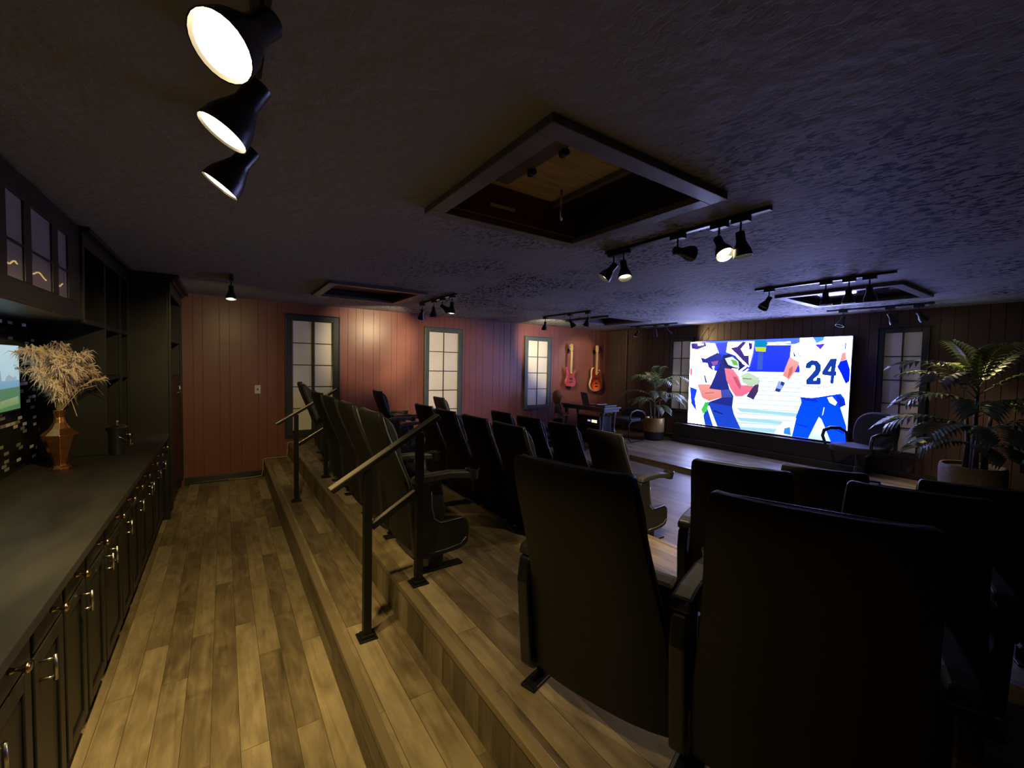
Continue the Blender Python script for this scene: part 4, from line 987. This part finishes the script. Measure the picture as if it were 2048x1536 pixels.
track(4.50, 1.10, 2.20, [
    (2.066, (-0.45, 0.30, -0.85), None), (1.585, (0.05, -0.05, -1), None), (1.414, (0.05, 0.0, -1), None), (1.272, (0.1, -0.1, -1), None)],
    'dark four-head track light silhouetted before the glossy recess')
track(4.45, 4.48, 5.60, [
    (5.55, (0.0, 0.25, -0.97), (150, 80, (1.0, 0.83, 0.45), (5.85, 6.8, 2.15))), (4.94, (0.40, -0.2, -0.7), None), (4.55, (-0.2, 0.12, -0.95), None)],
    'track light with three heads left of the amber recess')
track(6.75, 1.30, 2.35, [
    (2.167, (-0.3, 0.2, -0.9), None), (1.691, (0.30, -0.35, -0.85), (14, 70, SOFT, (7.0, 1.2, 1.2))), (1.431, (0.62, -0.30, -0.62), (60, 80, SOFT, (6.55, 0.85, 0.9)))],
    'track light with three heads above the large palm')
track(6.70, 4.60, 5.64, [
    (5.46, (-0.3, 0.2, -0.85), (50, 60, (1.0, 0.72, 0.42), (6.5, 6.8, 1.6))), (5.055, (0.25, 0.1, -0.9), (16, 80, (1.0, 0.85, 0.6), (6.9, 5.1, 0.5))), (4.812, (0.5, -0.3, -0.7), (24, 90, (1.0, 0.72, 0.35), (7.36, 3.7, 2.35)))],
    'track light with three small heads over the small palm')

# ------------------------------------------------------------------ palms
def frond_mb(base, az, L_, elev, droop, n, lw, ll, xmax=9.0):
    mb = MB(); pts = []; p = Vector(base); e = elev; steps = 14
    dirs = []
    for i in range(steps + 1):
        pts.append(p.copy()); d = Vector((math.cos(az) * math.cos(e), math.sin(az) * math.cos(e), math.sin(e))); dirs.append(d)
        p = p + d * (L_ / steps); e -= droop / steps * (0.4 + 1.2 * i / steps)
    mb.tube(pts, [0.007 * (1 - 0.8 * i / steps) for i in range(steps + 1)], 5, cap=False)
    for i in range(n):
        s = 0.20 + 0.80 * i / (n - 1)
        q = s * steps; j = min(int(q), steps - 1); f = q - j
        c = pts[j].lerp(pts[j + 1], f); d = dirs[j]
        sidev = d.cross(Vector((0, 0, 1))).normalized()
        upv = sidev.cross(d).normalized()
        l = ll * (0.45 + 0.75 * math.sin(PI * min(1, (s - 0.12) * 0.95)))
        for sg in (-1, 1):
            o = (sidev * sg * 0.80 + d * (0.45 + 0.35 * s) + upv * 0.22).normalized()
            a1 = c + o * l * 0.35; a2 = c + o * l * 0.72 + Vector((0, 0, -0.14 * l)); a3 = c + o * l * 0.98 + Vector((0, 0, -0.42 * l))
            wv = (d - o * d.dot(o)).normalized()
            up2 = o.cross(wv).normalized() * 0.004
            w = lw * random.uniform(0.85, 1.15)
            vs = [c, a1 - wv * w, a1 + up2, a1 + wv * w, a2 - wv * w * 0.8, a2 + up2, a2 + wv * w * 0.8, a3]
            mb.add(vs, [(0, 1, 2), (0, 2, 3), (1, 4, 5, 2), (2, 5, 6, 3), (4, 7, 5), (5, 7, 6)])
    mb.v = [(min(v[0], xmax - 0.02 * math.exp(-max(0.0, v[0] - xmax))) if v[0] > xmax - 0.02 else v[0], v[1], v[2]) for v in mb.v]
    return mb
# small palm
random.seed(11)
t = empty('potted_palm', (6.86, 5.14, ZT)); tag(t, 'small potted palm in a gold and black pot left of the video wall', 'potted palm')
MB().lathe([(0.150, 0), (0.175, 0.02), (0.188, 0.14), (0.188, 0.165)], n=32).build('pot_base', 'potblack', t, smooth='auto')
MB().lathe([(0.186, 0.165), (0.190, 0.18), (0.190, 0.42), (0.178, 0.425), (0.172, 0.40), (0.172, 0.37)], n=32, cap1=False).build('pot', 'potgold', t, smooth='auto')
MB().lathe([(0.17, 0.36), (0.173, 0.385)], n=24).build('soil', 'soil', t)
for (bx, by, h) in ((0.0, 0.0, 0.62), (0.05, -0.05, 0.48), (-0.05, 0.04, 0.40)):
    tr = MB().tube([(bx, by, 0.34), (bx * 1.2, by, 0.34 + h * 0.5), (bx * 1.5, by * 1.3, 0.34 + h)], [0.020, 0.015, 0.010], 8).build('stem', 'trunk', t, smooth=True)
for (bz, az, L_, el, dr, ll) in ((0.95, 200, 0.62, 1.05, 1.75, 0.20), (0.95, 150, 0.56, 1.15, 1.9, 0.2), (0.92, 250, 0.60, 0.95, 1.7, 0.2), (0.95, 300, 0.62, 1.0, 1.6, 0.2), (0.92, 345, 0.40, 1.2, 1.5, 0.18), (0.95, 95, 0.60, 1.1, 1.8, 0.2),
                                 (0.80, 225, 0.58, 0.65, 1.5, 0.2), (0.78, 275, 0.55, 0.6, 1.4, 0.2), (0.80, 140, 0.62, 0.6, 1.4, 0.2), (0.72, 180, 0.50, 0.55, 1.5, 0.18), (0.70, 310, 0.50, 0.6, 1.5, 0.18), (0.66, 115, 0.50, 0.6, 1.4, 0.18), (0.98, 230, 0.62, 1.35, 1.5, 0.18), (0.62, 245, 0.40, 0.4, 1.3, 0.17), (0.97, 60, 0.50, 1.3, 1.6, 0.18)):
    frond_mb((0, 0, bz), math.radians(az), L_, el, dr, 13, 0.014, ll, 0.46).build('frond', 'leaf', t)
# large palm
random.seed(5)
t = empty('potted_palm', (6.75, 0.92, ZT)); tag(t, 'large leafy palm in a round woven basket at the right side', 'potted palm')
MB().lathe([(0.20, 0), (0.235, 0.03), (0.262, 0.18), (0.265, 0.34), (0.255, 0.385), (0.240, 0.385), (0.240, 0.34)], n=36, cap1=False).build('basket', 'basket', t, smooth='auto')
MB().lathe([(0.235, 0.32), (0.240, 0.345)], n=24).build('soil', 'soil', t)
for (bx, by, h) in ((0.0, 0.0, 0.92), (0.05, 0.06, 0.66), (-0.07, -0.03, 0.5), (0.05, -0.08, 0.75)):
    MB().tube([(bx, by, 0.30), (bx * 1.3, by, 0.30 + h * 0.5), (bx * 1.4, by * 1.4, 0.30 + h)], [0.030, 0.022, 0.014], 9).build('stem', 'trunk', t, smooth=True)
for (bz, az, L_, el, dr, ll) in ((1.18, 135, 0.80, 0.85, 1.3, 0.24), (1.15, 165, 0.78, 0.7, 1.4, 0.24), (1.10, 110, 0.66, 0.9, 1.3, 0.22), (1.20, 320, 0.66, 1.1, 0.9, 0.20), (1.15, 285, 0.78, 0.75, 1.1, 0.25), (1.20, 70, 0.40, 1.25, 1.2, 0.20),
                                 (0.98, 140, 0.72, 0.60, 1.3, 0.24), (0.95, 190, 0.70, 0.55, 1.3, 0.24), (0.95, 235, 0.70, 0.6, 1.3, 0.24), (0.98, 290, 0.80, 0.5, 1.0, 0.26), (0.90, 325, 0.60, 0.6, 1.2, 0.24),
                                 (0.76, 130, 0.80, 0.45, 1.1, 0.26), (0.74, 160, 0.70, 0.40, 1.1, 0.25), (0.74, 205, 0.62, 0.40, 1.1, 0.25), (0.74, 250, 0.66, 0.45, 1.1, 0.26), (0.76, 290, 0.85, 0.45, 1.0, 0.28), (0.60, 145, 0.60, 0.30, 1.0, 0.22), (0.58, 270, 0.60, 0.35, 1.2, 0.24), (0.58, 215, 0.50, 0.3, 1.0, 0.22), (1.22, 215, 0.62, 1.3, 1.2, 0.20), (1.22, 150, 0.60, 1.3, 0.9, 0.18)):
    frond_mb((0, 0, bz), math.radians(az), L_, el, dr, 14, 0.023, ll, 0.57).build('frond', 'leaf', t)

# ------------------------------------------------------------------ office chairs
t = empty('office_chair', (6.22, 1.78, ZT), math.radians(158)); tag(t, 'dark blue swivel office chair with looped arms, right of the video wall', 'office chair')
def oval(n, a, b, p=2.4):
    return [(a * math.copysign(abs(math.cos(2 * PI * k / n)) ** (2 / p), math.cos(2 * PI * k / n)), b * math.copysign(abs(math.sin(2 * PI * k / n)) ** (2 / p), math.sin(2 * PI * k / n))) for k in range(n)]
MB().prism(oval(28, 0.245, 0.25, 2.8), lambda u, v, k: (u, v, 0.43 + k * 0.075)).build('seat', 'office', t, 0.025, seg=3, smooth=True)
MB().prism(oval(28, 0.24, 0.235, 2.6), lambda u, v, k: (-0.235 - 0.16 * v - k * 0.07 + 0.9 * u * u * 0.6, u, 0.66 + v)).build('backrest', 'office', t, 0.025, seg=3, smooth=True)
MB().prism(oval(28, 0.225, 0.22, 2.6), lambda u, v, k: (-0.318 - 0.16 * v - k * 0.015 + 0.9 * u * u * 0.6, u, 0.66 + v)).build('back_cover', 'officeblack', t, 0.004, smooth=True)
MB().tube([(0.0, 0, 0.42), (-0.22, 0, 0.41), (-0.33, 0, 0.46), (-0.335, 0, 0.62)], 0.018, 8).build('back_bracket', 'officeblack', t, smooth=True)
for s in (-1, 1):
    MB().tube([(0.13, s * 0.20, 0.42), (0.16, s * 0.27, 0.47), (0.19, s * 0.29, 0.58), (0.17, s * 0.29, 0.645), (0.08, s * 0.29, 0.675), (-0.06, s * 0.285, 0.67), (-0.16, s * 0.28, 0.62), (-0.17, s * 0.27, 0.50), (-0.12, s * 0.20, 0.42)], [0.014, 0.015, 0.017, 0.020, 0.022, 0.021, 0.017, 0.015, 0.014], 10).build('armrest', 'officeblack', t, smooth=True)
MB().lathe([(0.028, 0.09), (0.028, 0.25), (0.019, 0.25), (0.019, 0.43)], n=18).build('gas_post', 'officeblack', t, smooth='auto')
for k in range(5):
    a = 2 * PI * k / 5 + 0.3
    lg = MB().bar((0, 0, 0.10), (0.26 * math.cos(a), 0.26 * math.sin(a), 0.07), 0.04, 0.025).build('leg', 'officeblack', t, 0.004)
    MB().lathe([(0.026, -0.02), (0.028, 0), (0.026, 0.02)], (0.265 * math.cos(a), 0.265 * math.sin(a), 0.0285), (math.sin(a), -math.cos(a), 0), 14).build('caster', 'officeblack', lg, smooth='auto')

t = empty('lounge_armchair', (6.28, 5.33, ZT), math.radians(185)); tag(t, 'low black armchair with looped arms and sled base beside the table', 'armchair')
MB().prism(oval(24, 0.24, 0.24, 3), lambda u, v, k: (u, v, 0.38 + k * 0.06)).build('seat', 'office', t, 0.02, smooth=True)
MB().prism(oval(24, 0.23, 0.10, 3), lambda u, v, k: (-0.26 - k * 0.04 + 0.4 * u * u, u, 0.50 + v)).build('backrest', 'office', t, 0.015, smooth=True)
for s in (-1, 1):
    MB().tube([(0.20, s * 0.25, 0.40), (0.26, s * 0.26, 0.48), (0.20, s * 0.26, 0.57), (0.05, s * 0.26, 0.60), (-0.12, s * 0.26, 0.57), (-0.24, s * 0.25, 0.50), (-0.25, s * 0.24, 0.42)], 0.016, 8).build('armrest', 'chrome' if s > 9 else 'armpad', t, smooth=True)
    MB().tube([(-0.22, s * 0.22, 0.39), (0.16, s * 0.22, 0.385), (0.24, s * 0.23, 0.34), (0.22, s * 0.23, 0.06), (0.16, s * 0.23, 0.013), (-0.28, s * 0.23, 0.013)], 0.011, 8).build('sled_leg', 'railblack', t, smooth=True)
MB().tube([(-0.28, -0.23, 0.013), (-0.28, 0.23, 0.013)], 0.011, 8).build('cross_tube', 'railblack', t, smooth=True)

# ------------------------------------------------------------------ table with laptop and equipment
TZ = 0.93 - ZT
t = empty('console_table', (5.585, 5.60, ZT)); tag(t, 'grey painted console table on turned legs at the guitar corner', 'table')
MB().box(-0.215, 0.215, -0.565, 0.565, TZ - 0.030, TZ).build('table_top', 'table', t, 0.006)
MB().box(-0.19, 0.19, -0.54, 0.54, TZ - 0.085, TZ - 0.030).build('apron', 'table', t, 0.004)
for sx in (-0.15, 0.15):
    for sy in (-0.46, 0.46):
        MB().lathe([(0.020, 0), (0.026, 0.012), (0.022, 0.03), (0.014, 0.06), (0.018, 0.12), (0.032, 0.15), (0.034, 0.17), (0.020, 0.19), (0.038, 0.215), (0.040, 0.235), (0.018, 0.26), (0.016, 0.32), (0.024, 0.44), (0.030, 0.50), (0.045, TZ - 0.085)], (sx, sy, 0), n=18).build('leg', 'table', t, smooth='auto')
for sy in (-0.46, 0.46):
    MB().prism([(-0.14, TZ - 0.085), (0.14, TZ - 0.085), (0.14, TZ - 0.16), (0.10, TZ - 0.115), (0.0, TZ - 0.10), (-0.10, TZ - 0.115), (-0.14, TZ - 0.16)], lambda u, v, k: (u, sy + (k - 0.5) * 0.02, v)).build('bracket', 'table', t, 0.003)
t = empty('laptop', (5.52, 5.62, 0.931), math.radians(-22)); tag(t, 'open dark laptop standing on the console table', 'laptop')
MB().box(0.0, 0.23, -0.16, 0.16, 0.0, 0.018).build('keyboard_base', 'laptop', t, 0.004)
MB().box(-0.006, 0.002, -0.16, 0.16, 0.0, 0.225, Matrix.Rotation(math.radians(-14), 4, 'Y') @ Matrix.Translation((0, 0, 0.010))).build('lid', 'laptop', t, 0.002)
t = empty('mixer', (5.60, 5.22, 0.931)); tag(t, 'flat black mixer on the near end of the console table', 'mixer')
MB().box(-0.15, 0.15, -0.12, 0.12, 0.0, 0.03).build('mixer_body', 'officeblack', t, 0.005)
MB().box(-0.12, 0.12, 0.085, 0.11, 0.03, 0.034).build('display_strip', 'chrome', t)
t = empty('equipment_rack', (5.585, 5.48, ZT)); tag(t, 'black equipment rack with small lit displays under the console table', 'equipment rack')
m_ = MB().box(-0.15, 0.15, -0.28, -0.265, 0, 0.50).box(-0.15, 0.15, 0.265, 0.28, 0, 0.50).box(0.135, 0.15, -0.265, 0.265, 0, 0.50)
for z in (0.0, 0.16, 0.33, 0.485): m_.box(-0.15, 0.135, -0.265, 0.265, z, z + 0.015)
m_.build('rack_frame', 'officeblack', t, 0.002)
b = MB().box(-0.13, 0.12, -0.24, 0.24, 0.345, 0.455).build('receiver', 'plastic', t, 0.003)
MB().box(-0.132, -0.129, -0.20, -0.07, 0.38, 0.43).build('display', 'led', b)
MB().box(-0.132, -0.129, -0.04, 0.03, 0.39, 0.42).build('display', 'ledblue', b)

# ------------------------------------------------------------------ guitars on the wall
def guitar(loc, outline, bodymat, body_t, neck_top, pocket, label, kind):
    t = empty('electric_guitar', loc); tag(t, label, 'guitar')
    yb = -0.10
    if kind == 'hollow':
        MB().prism([(u * 1.045, (v - 0.2) * 1.03 + 0.2) for u, v in outline], lambda u, v, k: (u, yb + 0.006 + k * (body_t - 0.012), v)).build('binding', 'binding', t, 0.004)
    bd = MB().prism(outline, lambda u, v, k: (u, yb + k * body_t, v)).build('body', bodymat, t, 0.007, smooth='auto')
    MB().box(-0.024, 0.024, yb - 0.014, yb + 0.006, pocket, neck_top).build('neck', 'maple', t, 0.005)
    hd = MB().prism([(-0.022, neck_top), (0.022, neck_top), (0.044, neck_top + 0.05), (0.036, neck_top + 0.15), (0.0, neck_top + 0.165), (-0.036, neck_top + 0.15), (-0.040, neck_top + 0.05)], lambda u, v, k: (u, yb - 0.004 + k * 0.016, v)).build('headstock', 'maple', t, 0.003)
    for k in range(3):
        for s in (-1, 1):
            MB().lathe([(0.006, 0), (0.009, 0.006), (0.009, 0.02), (0.005, 0.024)], (s * 0.036, yb + 0.004, neck_top + 0.045 + k * 0.038), (s, 0, 0), 10).build('tuner', 'chrome', hd, smooth=True)
    MB().box(-0.045, 0.045, yb - 0.010, yb, 0.10, 0.125).build('bridge', 'chrome', t, 0.002)
    for z in (0.16, 0.27):
        MB().box(-0.04, 0.04, yb - 0.008, yb, z, z + 0.035).build('pickup', 'metaldark', t, 0.003)
    st = MB()
    for k in range(6):
        st.tube([((k - 2.5) * 0.0095, yb - 0.017, 0.11), ((k - 2.5) * 0.0070, yb - 0.0165, neck_top)], 0.0007, 4)
    st.build('strings', 'chrome', t)
    hg = empty('wall_hanger', (loc[0], YW, loc[2] + neck_top + 0.01)); tag(hg, 'black wall hook holding the ' + ('orange sunburst guitar' if kind == 'hollow' else 'red guitar'), 'hook')
    MB().box(-0.03, 0.03, -0.012, 0.0, -0.05, 0.05).build('hook_plate', 'metaldark', hg, 0.002)
    MB().tube([(0, -0.01, 0), (0, -0.060, 0.0), (-0.034, -0.075, -0.004), (-0.036, -0.115, -0.004)], 0.005, 8).tube([(0, -0.060, 0.0), (0.034, -0.075, -0.004), (0.036, -0.115, -0.004)], 0.005, 8).build('yoke', 'metaldark', hg, smooth=True)
HB = [(0, 0), (0.07, 0.006), (0.13, 0.040), (0.170, 0.10), (0.180, 0.16), (0.165, 0.225), (0.142, 0.28), (0.132, 0.33), (0.128, 0.39), (0.118, 0.445), (0.100, 0.470), (0.082, 0.460), (0.072, 0.425), (0.060, 0.400), (0.028, 0.395), (-0.028, 0.395), (-0.052, 0.41), (-0.060, 0.45), (-0.058, 0.495), (-0.080, 0.520), (-0.112, 0.505), (-0.130, 0.455), (-0.134, 0.39), (-0.132, 0.33), (-0.142, 0.28), (-0.165, 0.225), (-0.180, 0.16), (-0.170, 0.10), (-0.13, 0.040), (-0.07, 0.006)]
SBd = [(0, 0.01), (0.06, 0.0), (0.120, 0.03), (0.150, 0.09), (0.140, 0.155), (0.105, 0.20), (0.100, 0.25), (0.125, 0.30), (0.140, 0.355), (0.120, 0.365), (0.085, 0.32), (0.045, 0.295), (-0.030, 0.300), (-0.060, 0.33), (-0.085, 0.40), (-0.120, 0.435), (-0.130, 0.41), (-0.118, 0.33), (-0.105, 0.26), (-0.110, 0.20), (-0.150, 0.14), (-0.155, 0.08), (-0.12, 0.02)]
guitar((6.86, YW - 0.004, 1.09), HB, 'sunburst', 0.055, 0.86, 0.36, 'orange sunburst electric guitar with cream edge hanging near the corner', 'hollow')
guitar((6.10, YW - 0.004, 1.19), SBd, 'redbody', 0.045, 0.76, 0.28, 'red double-horned electric guitar hanging right of the shorter grid panel', 'solid')

# ------------------------------------------------------------------ child by the table
def skin_body(name, joints, edges, mat, parent, sub=2, root=0):
    me = bpy.data.meshes.new(name)
    me.from_pydata([j[0] for j in joints], edges, [])
    o = bpy.data.objects.new(name, me); S.collection.objects.link(o)
    me.materials.append(M[mat])
    o.parent = parent
    md = o.modifiers.new('skin', 'SKIN'); md.use_smooth_shade = True
    sl = me.skin_vertices[0].data if me.skin_vertices else None
    if sl is None:
        bm = bmesh.new(); bm.from_mesh(me); bm.verts.layers.skin.verify(); bm.to_mesh(me); bm.free(); sl = me.skin_vertices[0].data
    for i, j in enumerate(joints):
        r = j[1]; sl[i].radius = r if isinstance(r, tuple) else (r, r)
        sl[i].use_root = (i == root)
    sb = o.modifiers.new('subdivision', 'SUBSURF'); sb.levels = sub; sb.render_levels = sub
    return o
t = empty('person', (5.20, 6.05, ZF), math.radians(-35)); tag(t, 'small person with auburn hair in grey clothes standing left of the console table', 'person')
t.scale = (0.96, 0.96, 0.96)
J = [((0, 0, 0.50), (0.075, 0.085)), ((0, 0, 0.60), (0.072, 0.080)), ((0, 0, 0.72), (0.065, 0.090)), ((0, 0, 0.775), (0.035, 0.035)), ((0.005, 0, 0.82), (0.030, 0.030)), ((0.01, 0, 0.875), (0.070, 0.062)), ((0.01, 0, 0.945), (0.076, 0.068)), ((0.0, 0, 0.99), (0.045, 0.045)),
     ((0, 0.10, 0.735), 0.032), ((0.02, 0.125, 0.61), 0.026), ((0.12, 0.115, 0.56), 0.020), ((0.20, 0.10, 0.575), 0.016),
     ((0, -0.10, 0.735), 0.032), ((0.02, -0.125, 0.61), 0.026), ((0.11, -0.115, 0.55), 0.020), ((0.19, -0.10, 0.56), 0.016),
     ((0, 0.05, 0.44), 0.055), ((0.01, 0.055, 0.26), 0.040), ((0, 0.055, 0.07), 0.027), ((0.02, 0.055, 0.03), 0.027), ((0.09, 0.058, 0.022), 0.020),
     ((0, -0.05, 0.44), 0.055), ((0.01, -0.055, 0.26), 0.040), ((0, -0.055, 0.07), 0.027), ((0.02, -0.055, 0.03), 0.027), ((0.09, -0.058, 0.022), 0.020)]
E_ = [(0, 1), (1, 2), (2, 3), (3, 4), (4, 5), (5, 6), (6, 7), (2, 8), (8, 9), (9, 10), (10, 11), (2, 12), (12, 13), (13, 14), (14, 15), (0, 16), (16, 17), (17, 18), (18, 19), (19, 20), (0, 21), (21, 22), (22, 23), (23, 24), (24, 25)]
skin_body('body', J, E_, 'skin', t)
grow = lambda js, g: [(p, tuple(v + g for v in (r if isinstance(r, tuple) else (r, r)))) for p, r in js]
sh = [J[0], J[1], J[2], ((0, 0, 0.755), (0.045, 0.055)), J[8], J[9], ((0.09, 0.118, 0.572), 0.023), J[12], J[13], ((0.085, -0.118, 0.562), 0.023)]
skin_body('shirt', grow(sh, 0.010), [(0, 1), (1, 2), (2, 3), (2, 4), (4, 5), (5, 6), (2, 7), (7, 8), (8, 9)], 'shirt', t)
tr = [J[0], J[16], J[17], J[18], J[21], J[22], J[23]]
skin_body('trousers', grow(tr, 0.010), [(0, 1), (1, 2), (2, 3), (0, 4), (4, 5), (5, 6)], 'trousers', t)
for s in (-1, 1):
    skin_body('shoe', [((0.0, s * 0.056, 0.034), 0.036), ((0.06, s * 0.057, 0.032), 0.034), ((0.11, s * 0.059, 0.030), 0.028)], [(0, 1), (1, 2)], 'officeblack', t)
    hy = 0.10 * s; hx = 0.20 if s > 0 else 0.19; hz = 0.575 if s > 0 else 0.56
    fm = MB()
    for q in range(4):
        o_ = (q - 1.5) * 0.010
        fm.tube([(hx + 0.008, hy + o_, hz), (hx + 0.030, hy + o_ * 1.2, hz + 0.002), (hx + 0.046 - abs(q - 1.4) * 0.003, hy + o_ * 1.25, hz - 0.008)], [0.006, 0.0055, 0.004], 6)
    fm.tube([(hx - 0.005, hy - s * 0.012, hz), (hx + 0.010, hy - s * 0.026, hz + 0.002), (hx + 0.024, hy - s * 0.030, hz)], [0.007, 0.006, 0.0045], 6)
    fm.build('fingers', 'skin', t, smooth=True)
# face and hair
fc = MB()
for s in (-1, 1):
    fc.lathe([(0.0, -0.004), (0.010, 0.0), (0.0, 0.006)], (0.080, s * 0.026, 0.915), (1, 0, 0), 10, False, False)
fc.build('eyes', 'metaldark', t, smooth=True)
MB().tube([(0.078, 0, 0.915), (0.093, 0, 0.898), (0.084, 0, 0.890)], [0.006, 0.010, 0.006], 8).build('nose', 'skin', t, smooth=True)
MB().tube([(0.076, -0.018, 0.870), (0.082, 0, 0.867), (0.076, 0.018, 0.870)], 0.004, 6).build('mouth', 'redbody', t, smooth=True)
MB().lathe([(0.004, 0.755), (0.050, 0.765), (0.072, 0.80), (0.084, 0.86), (0.092, 0.92), (0.088, 0.97), (0.066, 1.01), (0.035, 1.03), (0.004, 1.036)], (-0.024, 0, 0), n=22).build('hair', 'hair', t, smooth=True)

# ------------------------------------------------------------------ keyboard at the right edge, cords
t = empty('digital_piano', (5.95, 0.28, ZT)); tag(t, 'black digital piano cut by the right edge of the view, ivory keys catching light', 'piano')
MB().box(-0.50, 0.50, -0.22, 0.20, 0.56, 0.64).box(-0.50, 0.50, -0.22, 0.02, 0.64, 0.69).build('piano_body', 'officeblack', t, 0.008)
MB().box(-0.46, 0.46, 0.03, 0.19, 0.64, 0.665).build('white_keys', 'ivory', t, 0.002)
bk = MB()
for k in range(20):
    if k % 7 in (2, 6): continue
    bk.box(-0.44 + k * 0.046, -0.425 + k * 0.046, 0.03, 0.12, 0.665, 0.676)
bk.build('black_keys', 'officeblack', t, 0.001)
for sx in (-0.42, 0.42):
    MB().box(sx - 0.02, sx + 0.02, -0.20, 0.16, 0.0, 0.56).build('leg', 'officeblack', t, 0.004)
o = MB().tube([(0.05, YW - 0.045, 0.012), (0.30, YW - 0.05, 0.012), (0.43, YW - 0.05, 0.02), (0.447, YW - 0.05, 0.10), (0.448, YW - 0.05, 0.24), (0.47, YW - 0.05, ZS + 0.012), (0.60, YW - 0.04, ZS + 0.010), (0.74, YW - 0.04, ZS + 0.012), (0.752, YW - 0.04, 0.34), (0.754, YW - 0.04, ZA + 0.004), (0.80, YW - 0.04, ZA + 0.010), (1.0, YW - 0.03, ZA + 0.008)], 0.005, 6).build('power_cord', 'cord', None, smooth=True)
tag(o, 'pale power cord climbing the steps along the foot of the maroon wall', 'cord')
